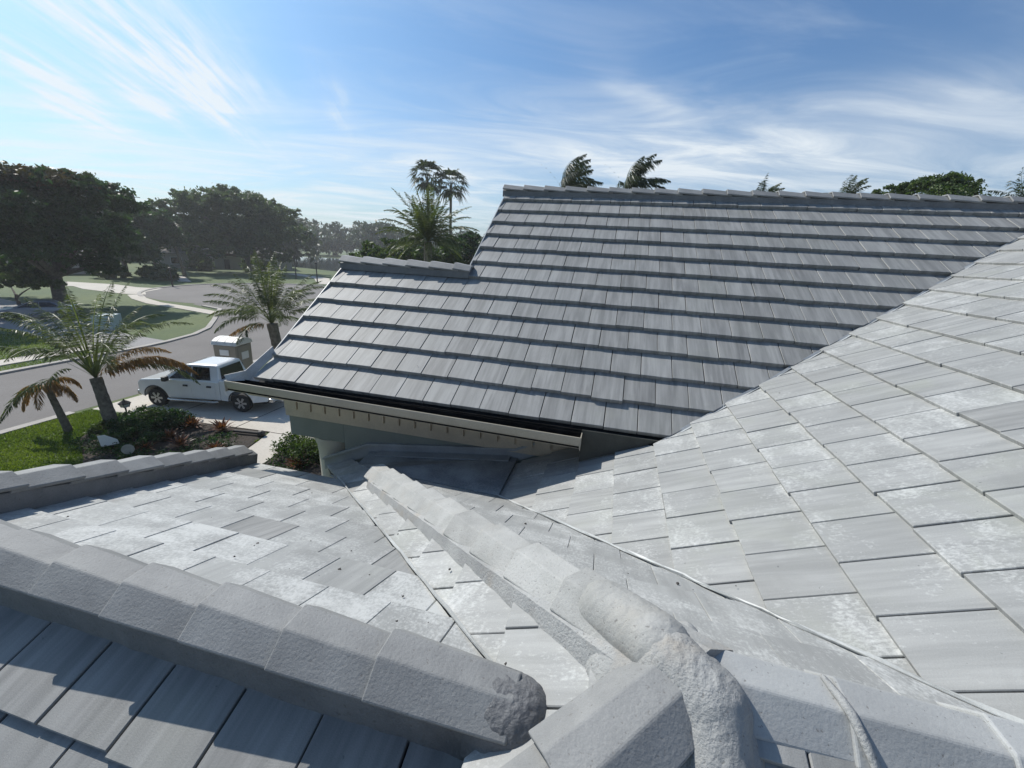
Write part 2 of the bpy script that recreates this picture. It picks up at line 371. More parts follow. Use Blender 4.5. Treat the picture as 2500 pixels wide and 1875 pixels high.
class Slope:
    """roof plane: origin o (relative to the eye), u along the courses, v up the slope"""
    def __init__(s, name, o, u, v, e, u0, tint, t=0.029, gap=0.006, label=None, stagger=0.5):
        s.name = name; s.o = Vector(o)+Vector((0, 0, H)); s.u = Vector(u).normalized(); s.v = Vector(v).normalized(); s.n = s.u.cross(s.v).normalized()
        s.e = e; s.u0 = u0; s.tint = tint; s.t = t; s.gap = gap; s.tiles = []; s.label = label; s.stagger = stagger
    def uv(s, x, y):
        # plan point -> (u,v)
        d = Vector((x, y, 0)) - Vector((s.o.x, s.o.y, 0))
        vh = Vector((s.v.x, s.v.y, 0)); return d.dot(s.u), d.dot(vh)/vh.length_squared
    def pt(s, u, v, h=0.0): return s.o + s.u*u + s.v*v + s.n*h
    def plan_z(s, x, y): u, v = s.uv(x, y); return s.pt(u, v).z
    def deck(s, polys, extra=None):
        mb = MB()
        for p in polys:
            q = [s.pt(*s.uv(x, y), -2*s.t-0.012) for x, y in p]; mb.prism([a - s.n*0.10 for a in q], q)
        s.obj = mb.build('roof_slope', M['deck'], house)
        if s.label: s.obj['label'] = s.label
        return s.obj
    def lay(s, n0, n1, region, umin, umax, seed, warp=None, special=None):
        rnd = random.Random(seed)
        for n in range(n0, n1):
            off = s.u0 + (s.stagger*W if n % 2 else 0.0)
            k0 = math.floor((umin-off)/W)-1; k1 = math.ceil((umax-off)/W)+1
            for k in range(k0, k1):
                r = [rnd.random() for _ in range(12)]
                g = s.gap*(0.55+0.9*r[0]); dv = (r[1]-0.5)*0.010; lift = (r[2]-0.5)*0.004; tw = (r[3]-0.5)*0.009
                sp = special.get((n, k)) if special else None
                a0 = off+k*W+g/2; a1 = off+(k+1)*W-g/2; v0 = n*s.e+dv; v1 = (n+1)*s.e+0.055
                if sp: v0 += sp.get('slip', 0); v1 += sp.get('slip', 0); lift += sp.get('lift', 0)
                quad = [(a0, v0), (a1, v0+tw), (a1, v1), (a0, v1)]
                if warp: quad = [warp(*q) for q in quad]
                regs = region(n)
                for rg in regs:
                    rguv = [s.uv(x, y) for x, y in rg]
                    p = clip(quad, rguv)
                    if not p or parea(p) < 0.0012: continue
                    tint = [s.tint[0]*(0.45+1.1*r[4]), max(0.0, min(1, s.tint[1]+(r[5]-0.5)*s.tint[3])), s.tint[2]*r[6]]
                    if r[7] > 0.98: tint[0] *= 0.5; tint[1] *= 0.4
                    if sp and 'tint' in sp: tint = sp['tint']
                    s.tiles.append((p, v0, lift, tint, (r[8]*40, r[9]*40), (r[10]-0.5)*0.004))
    def tile_mesh(s, tile, verts, faces, uvs, tints, origin):
        p, v0, lift, tint, uvo, roll = tile
        um = sum(q[0] for q in p)/len(p)
        def h(u, v): return -((v-v0)/s.e)*s.t + lift + roll*(u-um)/W
        i = len(verts); n = len(p)
        a = sum(p[j][0]*p[(j+1) % n][1]-p[(j+1) % n][0]*p[j][1] for j in range(n))
        if a < 0: p = p[::-1]
        # small chamfer on the top rim keeps the edges from being razor sharp
        cx = sum(q[0] for q in p)/n; cy = sum(q[1] for q in p)/n
        for u, v in p: verts.append(s.pt(u, v, h(u, v)-s.t)-origin)
        for u, v in p: verts.append(s.pt(u, v, h(u, v)-0.0035)-origin)
        for u, v in p:
            d = math.hypot(u-cx, v-cy); k = max(0.0, 1-0.0045/max(d, 0.02)); uu, vv = cx+(u-cx)*k, cy+(v-cy)*k
            verts.append(s.pt(uu, vv, h(uu, vv))-origin)
        for _ in range(3):
            for u, v in p: uvs.append((u+uvo[0], v+uvo[1])); tints.append(tint)
        faces.append([i+2*n+k for k in range(n)])
        for b in (0, n):
            for k in range(n): faces.append([i+b+k, i+b+(k+1) % n, i+b+n+(k+1) % n, i+b+n+k])
ALL_TILES = []
def tile_object(name, s_tiles, parent):
    verts = []; faces = []; uvs = []; tints = []
    s0, t0 = s_tiles[0]; p = t0[0]
    org = s0.pt(sum(q[0] for q in p)/len(p), sum(q[1] for q in p)/len(p)) if len(s_tiles) == 1 else Vector((0, 0, 0))
    for s, t in s_tiles: s.tile_mesh(t, verts, faces, uvs, tints, org)
    me = bpy.data.meshes.new(name); me.from_pydata([tuple(v) for v in verts], [], faces); me.materials.append(M['tile'])
    ca = me.color_attributes.new('tint', 'FLOAT_COLOR', 'POINT')
    ca.data.foreach_set('color', np.array([(*t, 1.0) for t in tints], np.float32).ravel())
    ul = me.uv_layers.new(name='uv'); li = np.empty(len(me.loops), np.int32); me.loops.foreach_get('vertex_index', li)
    ul.data.foreach_set('uv', np.array(uvs, np.float32)[li].ravel())
    o = bpy.data.objects.new(name, me); COL.objects.link(o); o.location = org; o.parent = parent
    return o

def tanv(m): return math.cos(math.atan(m)), math.sin(math.atan(m))
yA, zA, mA = 3.866, -1.554, 0.6661; xB, zB, mB_ = 0.1627, -1.7888, 0.4989
mE = 0.44; mF = 0.449; mC = 0.47; YW = 4.42
cA, sA = tanv(mA); cB, sB = tanv(mB_); cE, sE = tanv(mE); cF, sF = tanv(mF); cC, sC = tanv(mC)
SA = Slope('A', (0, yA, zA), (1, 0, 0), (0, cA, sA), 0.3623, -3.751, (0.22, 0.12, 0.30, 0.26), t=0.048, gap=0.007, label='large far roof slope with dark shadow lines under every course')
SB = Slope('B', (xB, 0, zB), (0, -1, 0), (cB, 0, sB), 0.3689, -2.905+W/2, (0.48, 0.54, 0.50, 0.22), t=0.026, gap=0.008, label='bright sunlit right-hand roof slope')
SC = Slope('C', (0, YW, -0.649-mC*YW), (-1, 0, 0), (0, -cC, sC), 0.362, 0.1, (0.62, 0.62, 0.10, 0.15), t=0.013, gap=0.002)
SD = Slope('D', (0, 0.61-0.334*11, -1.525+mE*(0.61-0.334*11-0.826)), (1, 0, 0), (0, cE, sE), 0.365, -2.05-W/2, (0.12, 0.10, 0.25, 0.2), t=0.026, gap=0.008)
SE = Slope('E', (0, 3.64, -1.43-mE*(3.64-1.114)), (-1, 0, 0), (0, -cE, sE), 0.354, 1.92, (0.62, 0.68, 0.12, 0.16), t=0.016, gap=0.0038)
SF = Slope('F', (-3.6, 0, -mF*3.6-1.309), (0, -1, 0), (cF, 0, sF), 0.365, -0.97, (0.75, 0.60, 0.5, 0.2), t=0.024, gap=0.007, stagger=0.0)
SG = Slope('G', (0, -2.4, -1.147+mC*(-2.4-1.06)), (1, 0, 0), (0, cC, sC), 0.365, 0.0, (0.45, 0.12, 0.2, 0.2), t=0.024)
KX, KY = 0.36, 1.06
def hip3(y): return 1.47-1.047*y
def valEF(y): return -0.12-0.996*(y-0.97)
def valDF(y): return -0.12+0.98*(y-0.97)
def hip5(y): return KX+1.0468*(y-KY)
def valAB_y(x): return yA+((x-xB)*mB_-0.2348)/mA
def valCB_y(x): return (-0.649+1.7888-mB_*(x-xB))/mC
def valGB(y): return xB+(-1.147+mC*(y-1.06)+1.7888)/mB_
RY = 7.72                                   # far ridge
xVR = xB+(mA*(RY-yA)+0.2348)/mB_
regA_lo = [(-4.0, yA-0.05), (xB+(0.2348-0.05*mA)/mB_, yA-0.05), (xB+(0.2348+mA*(5.83-yA))/mB_, 5.83), (-4.0, 5.83)]
regA_hi = [(-2.07, 5.5), (xB+(0.2348+mA*(5.5-yA))/mB_, 5.5), (xVR, RY), (-2.07, RY)]
xs = xB+1*0.3689*cB
regB = [[(xs, valCB_y(xs)), (1.449, 1.06), (5.9, 1.06), (5.9, valAB_y(5.9)), (xs, 3.80)],
        [(-0.92, valCB_y(-0.92)), (xs, valCB_y(xs)), (xs, 3.80), (0.1, 4.3), (-0.92, 4.3)],
        [(1.449, 1.06), (5.9, 1.06), (5.9, -2.2), (valGB(-2.2), -2.2)]]
regC = [[(hip3(1.06), 1.06), (1.449, 1.06), (-0.92, valCB_y(-0.92)), (hip3(3.95), 3.95)]]
regD = [[(-3.15, 0.97), (-0.12, 0.97), (valDF(-1.6), -1.6), (-3.9, -1.6)]]
regE = [[(-3.10, 0.97), (-0.12, 0.97), (valEF(3.64), 3.64), (-4.02, 3.64)]]
regF = [[(KX, KY), (hip3(YW), YW), (valEF(YW), YW), (-0.12, 0.97), (hip5(0.97), 0.97)],
        [(hip5(0.97), 0.97), (-0.12, 0.97), (valDF(-1.6), -1.6), (hip5(-1.6), -1.6)]]
regG = [[(KX, KY), (1.449, 1.06), (valGB(-2.2), -2.2), (hip5(-2.2), -2.2)]]
SA.deck([regA_lo, regA_hi]); SB.deck(regB); SC.deck(regC); SD.deck(regD); SE.deck(regE); SF.deck(regF); SG.deck(regG)
slipped = {(1, 11): {'slip': -0.03, 'lift': 0.008, 'tint': [0.20, 0.1, 0.15]}, (1, 12): {'tint': [0.08, 0.0, 0.1]}, (1, 13): {'tint': [0.10, 0.0, 0.1]}}
SA.lay(0, 13, lambda n: [regA_lo] if n < 6 else [regA_hi], -4.1, 5.9, 11, special=slipped)
SB.lay(-4, 17, lambda n: [regB[0], regB[2]] if n >= 1 else [regB[1], regB[2]], -7.8, 2.3, 12)
SC.lay(0, 11, lambda n: regC, -1.5, 3.3, 13)
SD.lay(4, 13, lambda n: regD, -4.0, 0.2, 14)
def warpE(u, v):
    x = -u; y = 3.64-v*cE
    k = -0.33*max(0.0, min(1.0, (-x-1.0)/2.1)); return -(x+k*(y-1.114)), v
SE.lay(0, 9, lambda n: regE, -0.2, 4.4, 15, warp=warpE, special={(5, -1): {'tint': [0.30, 0.0, 0.0]}, (5, -4): {'tint': [0.42, 0.06, 0.0]}, (6, -3): {'tint': [0.6, 0.45, 0.3]}})
SF.lay(-1, 12, lambda n: regF, -4.5, 1.7, 16)
SG.lay(0, 12, lambda n: regG, -3.0, 1.6, 17)
for s in (SA, SB, SC, SD, SE, SF, SG):
    for t in s.tiles:
        p = t[0]; cu = sum(q[0] for q in p)/len(p); cv = sum(q[1] for q in p)/len(p); c = s.pt(cu, cv)
        d = np.array([c.x, c.y, c.z-H]); z = float(np.dot(_fw, d))
        if z < 0.15: vis = 0.0
        else:
            X = float(np.dot(_r, d))/z*1029.1+1250; Y = -float(np.dot(_u, d))/z*1029.1+937.5
            vis = parea(p)/z**2*abs(float(np.dot(d/np.linalg.norm(d), np.array(s.n)))) if (-60 < X < 2560 and -60 < Y < 1935) else 0.0
        ALL_TILES.append((vis, s, t))
ALL_TILES.sort(key=lambda q: -q[0])
for vis, s, t in ALL_TILES[:300]: tile_object('roof_tile', [(s, t)], s.obj)
rest = tile_object('distant_roof_tiles', [(s, t) for vis, s, t in ALL_TILES[300:]], house); structure(rest, 'stuff')

# ---- ridge and hip caps on mortar beds
PROF = [(-0.142, -0.070), (-0.050, 0.0), (0.050, 0.0), (0.142, -0.070)]
def cap_run(p0, p1, starts, side, mat, bed_mat, bed_h=0.11, bed_w=0.118, flare=0.0, butt='start', seed=1, bed=True, ends=(0.0, 0.0), length=0.43, prof=None, lift0=0.026):
    PR = prof or PROF
    """caps laid along the line p0->p1 (top of the caps, relative to the eye); starts: distances of the exposed butt ends"""
    rnd = random.Random(seed)
    p0 = Vector(p0)+Vector((0, 0, H)); p1 = Vector(p1)+Vector((0, 0, H)); d = (p1-p0); L = d.length; d.normalize()
    side = Vector(side).normalized(); up = side.cross(d); up = up if up.z > 0 else -up
    par = house
    if bed:
        rings = []; nseg = max(6, int(L/0.07))
        for j in range(nseg+1):
            s_ = ends[0]+(L-ends[0]-ends[1])*j/nseg; c = p0+d*s_
            w1 = [(rnd.random()-0.5)*0.008 for _ in range(6)]
            prof = [(-bed_w-flare+w1[0], -0.06-bed_h), (-bed_w-flare*0.2+w1[1]*0.6, -0.084), (-0.045, -0.032), (0.045, -0.032), (bed_w+flare*0.2+w1[2]*0.6, -0.084), (bed_w+flare+w1[3], -0.06-bed_h)]
            rings.append([c+side*a+up*b for a, b in prof])
        par = MB().loft(rings).build('mortar_bed', bed_mat, house)
    for s0 in starts:
        s1 = s0+length if butt == 'start' else s0-length
        lo, hi = 0.0-0.02, L+0.02
        a = s0; b = max(lo, min(hi, s1))
        if abs(b-a) < 0.12: continue
        jit = [(rnd.random()-0.5) for _ in range(5)]
        rings = []
        for s_, lift, k in ((a, lift0, 1.0+lift0*2.7), (b, -0.010, 0.92)):
            c = p0+d*s_+up*(lift+jit[0]*0.005)+side*(jit[1]*0.008)
            o_ = [c+side*(q[0]*k)+up*(q[1]*k) for q in PR]; i_ = [c+side*(q[0]*(k-0.07))+up*(q[1]*k-0.020) for q in PR]
            rings.append(o_+i_[::-1])
        MB().loft(rings).build('ridge_cap', mat, par, bevel=0.006)
    return par
def steps(first, last, e): n = int(round((last-first)/e)); return [first+e*i for i in range(n+1)]
# near ridge (along x) with butts facing left
cap_run((-3.40, 0.97, -1.292), (-0.13, 0.97, -1.292), steps(3.40-0.61-0.356*7, 3.40-0.61, 0.356), (0, 1, 0), M['cap'], M['mortar_grey'], 0.21, bed_w=0.104, seed=2, ends=(0, 0.02), length=0.46, prof=[(-0.142, -0.070), (-0.050, 0.0), (0.050, 0.0), (0.122, -0.082)])
# left gable rake running down and away
zr0 = SE.plan_z(-3.10, 1.0)-H+0.185; zr1 = SE.plan_z(-4.02, 3.64)-H+0.185
cap_run((-3.06, 0.9, zr0+0.1*mE), (-4.02, 3.68, zr1-0.02), steps(0.18, 3.0, 0.353), (0.945, 0.327, 0), M['cap'], M['mortar_grey'], 0.135, seed=3, butt='end')
# hip running away from the knob
zk = -1.147
def hipz(y): return -0.649-mC*y
cap_run((KX, KY, zk+0.088), (hip3(3.38), 3.38, hipz(3.38)+0.088), steps(0.55, 3.55, 0.352), (0.69, 0.723, 0), M['cap_sandy'], M['mortar'], 0.12, bed_w=0.143, flare=0.045, seed=4, butt='end', prof=[(-0.142, -0.086), (-0.058, 0.0), (0.058, 0.0), (0.142, -0.086)], lift0=0.022)
# ridge to the right of the knob
cap_run((0.40, 1.072, zk+0.022), (1.50, 1.072, zk+0.022), [-0.02, 0.34, 0.70], (0, 1, 0), M['cap_smooth'], M['mortar_grey'], 0.075, seed=5, prof=[(-0.138, -0.078), (-0.052, 0.0), (0.052, 0.0), (0.30, -0.245)], lift0=0.006)
# hip coming down towards the viewer
cap_run((KX, KY, zk+0.075), (hip5(-1.2), -1.2, zk+0.075-mC*2.26), steps(0.52, 3.1, 0.37), (0.69, -0.723, 0), M['cap'], M['mortar_grey'], 0.10, seed=6, butt='end')
# far ridges
zAr = zA+mA*(RY-yA)
cap_run((-2.12, RY, zAr+0.062), (6.2, RY, zAr+0.062), steps(0.0, 8.0, 0.356), (0, 1, 0), M['cap'], M['mortar_grey'], 0.115, seed=7)
zAl = zA+mA*(5.79-yA)
cap_run((-4.03, 5.79, zAl+0.062), (-2.02, 5.79, zAl+0.062), steps(0.0, 1.75, 0.356), (0, 1, 0), M['cap'], M['mortar_grey'], 0.115, seed=8)

# ---- lumps of mortar at the junctions: height fields over the roof
def lump(name, caps, mat, x0, x1, y0, y1, n, floor, amp, seed, label=None):
    rnd = np.random.RandomState(seed)
    X, Y = np.meshgrid(np.linspace(x0, x1, n), np.linspace(y0, y1, n), indexing='ij')
    Z = np.full_like(X, -9.0)
    for (a, b, r) in caps:
        a = np.array(a); b = np.array(b)
        for t in np.linspace(0, 1, 24):
            c = a+(b-a)*t; rr = r if np.isscalar(r) else r[0]+(r[1]-r[0])*t
            q = rr**2-(X-c[0])**2-(Y-c[1])**2
            z = np.where(q > 0, c[2]+np.sqrt(np.maximum(q, 0)), -9.0)
            k = 0.018; hh = np.maximum(k-np.abs(Z-z), 0)/k
            Z = np.where((Z > -5) & (z > -5), np.maximum(Z, z)+hh*hh*k*0.25, np.maximum(Z, z))
    nz = rnd.rand(n, n)
    for _ in range(2): nz = (nz+np.roll(nz, 1, 0)+np.roll(nz, 1, 1)+np.roll(nz, -1, 0)+np.roll(nz, -1, 1))/5
    lo = rnd.rand(9, 9); gx = np.linspace(0, 7.999, n); ix = gx.astype(int); fx = gx-ix
    lo2 = lo[ix][:, ix]*(1-fx)[:, None]*(1-fx)[None]+lo[ix+1][:, ix]*fx[:, None]*(1-fx)[None]+lo[ix][:, ix+1]*(1-fx)[:, None]*fx[None]+lo[ix+1][:, ix+1]*fx[:, None]*fx[None]
    for f_, am in ((13, amp*0.9), (37, amp*0.7)):
        g2 = rnd.rand(f_+1, f_+1); g1 = np.linspace(0, f_-1e-3, n); i1 = g1.astype(int); f1 = g1-i1; f1 = f1*f1*(3-2*f1)
        Z = np.where(Z > -5, Z+(g2[i1][:, i1]*(1-f1)[:, None]*(1-f1)[None]+g2[i1+1][:, i1]*f1[:, None]*(1-f1)[None]+g2[i1][:, i1+1]*(1-f1)[:, None]*f1[None]+g2[i1+1][:, i1+1]*f1[:, None]*f1[None]-0.5)*am, Z)
    Z = np.where(Z > -5, Z+(nz-0.5)*amp+(lo2-0.5)*amp*1.1, Z)
    fl = np.vectorize(floor)(X, Y); keep = Z > fl-0.06; Zc = np.where(keep, Z, fl-0.06)
    V = np.stack([X, Y, Zc+H], -1).reshape(-1, 3); F = []
    for i in range(n-1):
        for j in range(n-1):
            if keep[i, j] or keep[i+1, j] or keep[i, j+1] or keep[i+1, j+1]:
                F.append((i*n+j, (i+1)*n+j, (i+1)*n+j+1, i*n+j+1))
    o = fast_mesh(name, V, F, mat, house); o.data.shade_smooth()
    if label: o['label'] = label
    return o
def roof_floor(x, y):
    z1 = mF*x-1.309; z2 = -0.649-mC*y if y > KY else -1.147+mC*(y-KY)
    return min(z1, z2)
lump('hip_end_cap', [((0.10, 1.30, -1.262), (0.27, 1.12, -1.188), (0.112, 0.112))], M['cap_sandy'], -0.08, 0.46, 0.92, 1.50, 120, roof_floor, 0.004, 5, 'smooth rounded pale end of the hip at the knob')
lump('mortar_knob', [((0.29, 1.085, -1.192), (0.395, 0.985, -1.195), (0.108, 0.108)), ((0.395, 0.985, -1.195), (0.425, 0.72, -1.335), (0.100, 0.060)), ((0.40, 0.97, -1.31), (0.43, 0.76, -1.40), (0.15, 0.10)), ((0.20, 1.12, -1.30), (0.17, 0.95, -1.35), (0.10, 0.05)), ((0.36, 1.08, -1.215), (0.405, 1.36, -1.335), (0.085, 0.05)), ((0.19, 1.15, -1.34), (0.26, 0.99, -1.31), (0.15, 0.14))],
     M['mortar'], -0.05, 0.70, 0.5, 1.46, 180, roof_floor, 0.007, 5, 'rough grey mortar knob where the hips and the ridge meet')
def floor_f(x, y): return max(mF*x-1.309, (-1.363 if y > 0.97 else -1.46)-mE*abs(y-0.97))
lump('mortar_plug', [((-0.22, 0.965, -1.435), (-0.15, 0.96, -1.445), (0.126, 0.130)), ((-0.18, 0.89, -1.49), (-0.17, 0.85, -1.55), (0.10, 0.07)), ((-0.15, 1.01, -1.46), (-0.15, 1.05, -1.49), (0.10, 0.08))], M['mortar_dark'], -0.33, 0.12, 0.70, 1.20, 110, floor_f, 0.006, 6, 'rough dark mortar plug closing the end of the near ridge')
# mortar seam across the right-hand ridge
seam = [(0.715, 1.12, -1.125), (0.73, 1.06, -1.119), (0.742, 1.02, -1.122), (0.76, 0.968, -1.152), (0.775, 0.928, -1.182), (0.78, 0.915, -1.26)]
MB().tube([(x, y, z+H) for x, y, z in seam], [0.008, 0.012, 0.013, 0.012, 0.011, 0.008], 8).build('mortar_seam', 'mortar', house, smooth=60)

# ---- valley flashings
def valley(name, pts, w, mat, dz=0.02, thick=0.004, jig=0.006, seed=0):
    rnd = random.Random(seed); P_ = [Vector(p)+Vector((0, 0, H+dz)) for p in pts]; L = []; R_ = []
    n = 26; fine = []
    for i in range(len(P_)-1):
        for k in range(n): fine.append(P_[i].lerp(P_[i+1], k/n))
    fine.append(P_[-1]); d = (fine[-1]-fine[0]).normalized(); sd_ = Vector((0, 0, 1)).cross(d).normalized()
    rings = []
    for p in fine:
        a = w*(0.55+0.9*rnd.random()); b = w*(0.55+0.9*rnd.random()); o = (rnd.random()-0.5)*jig
        l = p+sd_*(a+o)+Vector((0, 0, 0.012+(rnd.random()-0.5)*jig)); r = p-sd_*(b-o)+Vector((0, 0, 0.012+(rnd.random()-0.5)*jig))
        rings.append([l, p, r, r-Vector((0, 0, thick)), p-Vector((0, 0, thick)), l-Vector((0, 0, thick))])
    return MB().loft(rings).build(name, mat, house)
zEF = lambda y: -1.43-mE*(y-1.114)
valley('valley_flashing', [(valEF(3.75), 3.75, zEF(3.75)), (valEF(1.12), 1.12, zEF(1.12))], 0.008, 'flash', 0.002, seed=1)
zCB = lambda x: zB+mB_*(x-xB)
valley('valley_flashing', [(-0.95, valCB_y(-0.95), zCB(-0.95)), (1.449, 1.06, zCB(1.449))], 0.010, 'flash', -0.003, jig=0.012, seed=2)
valley('valley_flashing', [(valGB(-2.0), -2.0, -1.147+mC*(-3.06)), (1.449, 1.06, zCB(1.449))], 0.02, 'flash', 0.004, seed=3)
valley('valley_flashing', [(0.60, valAB_y(0.60), zCB(0.60)), (xVR, RY, zCB(xVR))], 0.022, 'flash_grey', -0.02, seed=4)
# stretch of smooth coated roof beside the right valley
# cricket of smooth membrane against the wall
cr = [(-0.90, 3.56, -2.322), (-0.90, YW, -2.318), (-2.87, YW, -2.575), (-2.80, 4.05, -2.566), (-2.42, 3.72, -2.395)]
MB().prism([(x, y, z+H-0.12) for x, y, z in cr], [(x, y, z+H+0.004) for x, y, z in cr]).build('roof_cricket', 'membrane', house)

# ---- wall, beam, column, frieze under the far roof
zt = H-1.66
MB().box(-3.24, 6.0, YW, YW+0.22, 0, zt).build('wall', 'wall', house)
MB().box(-4.07, -3.24, YW, YW+0.30, H-2.53, zt).build('porch_beam', 'wall', house, bevel=0.01)
MB().box(-2.05, -1.83, YW+0.22, 10.9, 0, H-1.75).build('wall', 'wall', house)
def colprof(): return [(0.29, 0.0), (0.29, 0.25), (0.25, 0.30), (0.26, H-3.1), (0.265, H-2.85), (0.28, H-2.68), (0.315, H-2.575), (0.315, H-2.535)]
MB().lathe(colprof(), 28, 'z', (-3.56, YW+0.31, 0)).build('porch_column', 'column', house, smooth=35)
MB().lathe(colprof(), 28, 'z', (-3.60, 6.9, 0)).build('porch_column', 'column', house, smooth=35)
fz = MB().box(-4.075, -0.2, YW-0.045, YW-0.002, H-2.235, H-1.70).build('frieze_board', 'trim', house)
x = -4.06
while x < -0.4:
    MB().box(x, x+0.182, YW-0.072, YW-0.047, H-2.125, H-1.99).build('dentil', 'trim', fz); x += 0.210
MB().box(-4.075, -0.2, YW-0.082, YW-0.047, H-1.988, H-1.93).build('frieze_moulding', 'trim', fz)
MB().box(-4.09, 0.45, 3.86, YW-0.002, H-1.715, H-1.69).build('soffit', 'trim', house)
MB().box(-4.08, -0.17, 3.836, 3.858, H-1.78, H-1.665).build('fascia', 'trim', house)
MB().box(-4.02, -0.17, 3.838, 3.862, H-1.663, H-1.607).build('eave_shade_board', 'gutter_shade', house)  # added black filler, painted shade between gutter and tile edge
MB().prism_dir([(-0.168, 3.838, H-1.95), (0.30, 3.838, H-1.73), (0.55, 3.838, H-1.607), (-0.168, 3.838, H-1.607)], [(-0.168, 3.862, H-1.95), (0.30, 3.862, H-1.73), (0.55, 3.862, H-1.607), (-0.168, 3.862, H-1.607)]).build('eave_shade_board', plain('shaded_wall_olive', (0.055, 0.055, 0.045), 0.8), house)  # added board, dark olive painted for the shaded wall under the eave
# base flashing stepping along the wall where the lower roofs die into it
def wall_flash(pts, z0, z1, proud, mat):
    rings = []
    for x_, z_ in pts: rings.append([(x_, YW-0.002, H+z_+z0), (x_, YW-proud, H+z_+z0), (x_, YW-proud, H+z_+z1), (x_, YW-0.002, H+z_+z1)])
    return MB().loft(rings).build('wall_flashing', mat, house)
wf = [(-3.56, -2.90), (-2.87, -2.575), (-0.93, -2.31), (-0.55, -2.11), (0.10, -1.80)]
wall_flash(wf, 0.095, 0.125, 0.055, 'flash_grey'); wall_flash(wf, -0.06, 0.093, 0.022, 'flash_grey'); wall_flash([(-2.72, -2.556), (-0.98, -2.317)], 0.008, 0.022, 0.16, 'flash_grey')

# ---- gutter (open box), end cap, diverter
gx0, gx1, gy0, gy1, gz0, gz1 = -4.235, -0.165, 3.695, 3.832, H-1.715, H-1.588
g = MB()
prof = [(gy1, gz1-0.02), (gy1, gz0), (gy0+0.035, gz0), (gy0+0.012, gz0+0.05), (gy0, gz1-0.02), (gy0, gz1), (gy0+0.012, gz1), (gy0+0.012, gz1-0.006), (gy0+0.004, gz1-0.008), (gy0+0.004, gz1-0.02), (gy0+0.016, gz0+0.052), (gy0+0.037, gz0+0.004), (gy1-0.004, gz0+0.004), (gy1-0.004, gz1-0.02)]
def gz_at(xx): return -0.045*(xx-gx0)/(gx1-gx0)
gut = MB().loft([[(xx, y_, z_+gz_at(xx)) for y_, z_ in prof] for xx in np.linspace(gx0, gx1, 12)]).build('gutter', 'gutter', house)
MB().box(gx0-0.004, gx0+0.004, gy0-0.002, gy1, gz0-0.002, gz1).build('gutter_end_cap', 'gutter', gut)
MB().box(gx1-0.004, gx1+0.004, gy0-0.002, gy1, gz0-0.047, gz1-0.045).build('gutter_end_cap', 'gutter', gut)
MB().loft([[(xx, gy0+0.02, gz0+0.012+gz_at(xx)), (xx, gy1-0.006, gz0+0.012+gz_at(xx)), (xx, gy1-0.006, gz0+0.03+gz_at(xx)), (xx, gy0+0.02, gz0+0.03+gz_at(xx))] for xx in (gx0+0.01, gx1-0.01)]).build('gutter_shade_floor', 'gutter_shade', gut)  # this strip and the next two paint the gutter's inner shade black
MB().loft([[(xx, gy1-0.0105, gz0+0.02+gz_at(xx)), (xx, gy1-0.006, gz0+0.02+gz_at(xx)), (xx, gy1-0.006, gz1+gz_at(xx)), (xx, gy1-0.0105, gz1+gz_at(xx))] for xx in (gx0+0.01, gx1-0.01)]).build('gutter_back', 'gutter_shade', gut)
MB().loft([[(xx, gy0+0.0165, gz0+0.053+gz_at(xx)), (xx, gy0+0.020, gz0+0.053+gz_at(xx)), (xx, gy0+0.010, gz1-0.025+gz_at(xx)), (xx, gy0+0.0065, gz1-0.025+gz_at(xx))] for xx in (gx0+0.01, gx1-0.01)]).build('gutter_shade_lining', 'gutter_shade', gut)
# water diverter plate standing on the left eave corner
q = MB()
a, b = Vector((-4.045, 3.845, H-1.60)), Vector((-3.985, 4.215, H-1.355)); th = Vector((0.006, 0, 0)); up_ = Vector((-0.035, 0, 0.115))
q.prism([a, b, b+th, a+th], [a+up_, b+up_*0.8, b+up_*0.8+th, a+up_+th])
c0, c1 = Vector((-4.225, 3.725, H-1.60)), Vector((-4.27, 3.735, H-1.535)); q.prism([a, a+th, c0+th, c0], [a+up_, a+up_+th, c1+th, c1])
q.build('water_diverter', 'flash', house)
# rake boards on the far gables
def rake(x0, yb, yt, w=0.014):
    p = [(x0-w, yb, zA+mA*(yb-yA)-0.16), (x0-w, yt, zA+mA*(yt-yA)-0.16), (x0-w, yt, zA+mA*(yt-yA)-0.012), (x0-w, yb, zA+mA*(yb-yA)-0.012)]
    MB().prism_dir([(a_, b_, c_+H) for a_, b_, c_ in p], [(a_+w, b_, c_+H) for a_, b_, c_ in p]).build('rake_board', 'flash_grey', house)
rake(-4.003, 4.23, 5.80); rake(-2.073, 5.86, RY)
# sheet-metal closure at the right end of the gutter, and the lower roof trough
# crumpled end of the valley metal hanging over the eave
MB().loft([[(-2.98, 3.80, H-2.63), (-2.90, 3.72, H-2.60), (-2.88, 3.73, H-2.61), (-2.96, 3.82, H-2.64)], [(-3.06, 3.86, H-2.66), (-3.0, 3.77, H-2.61), (-2.98, 3.79, H-2.63), (-3.05, 3.88, H-2.67)]]).build('valley_flashing', 'flash', house)
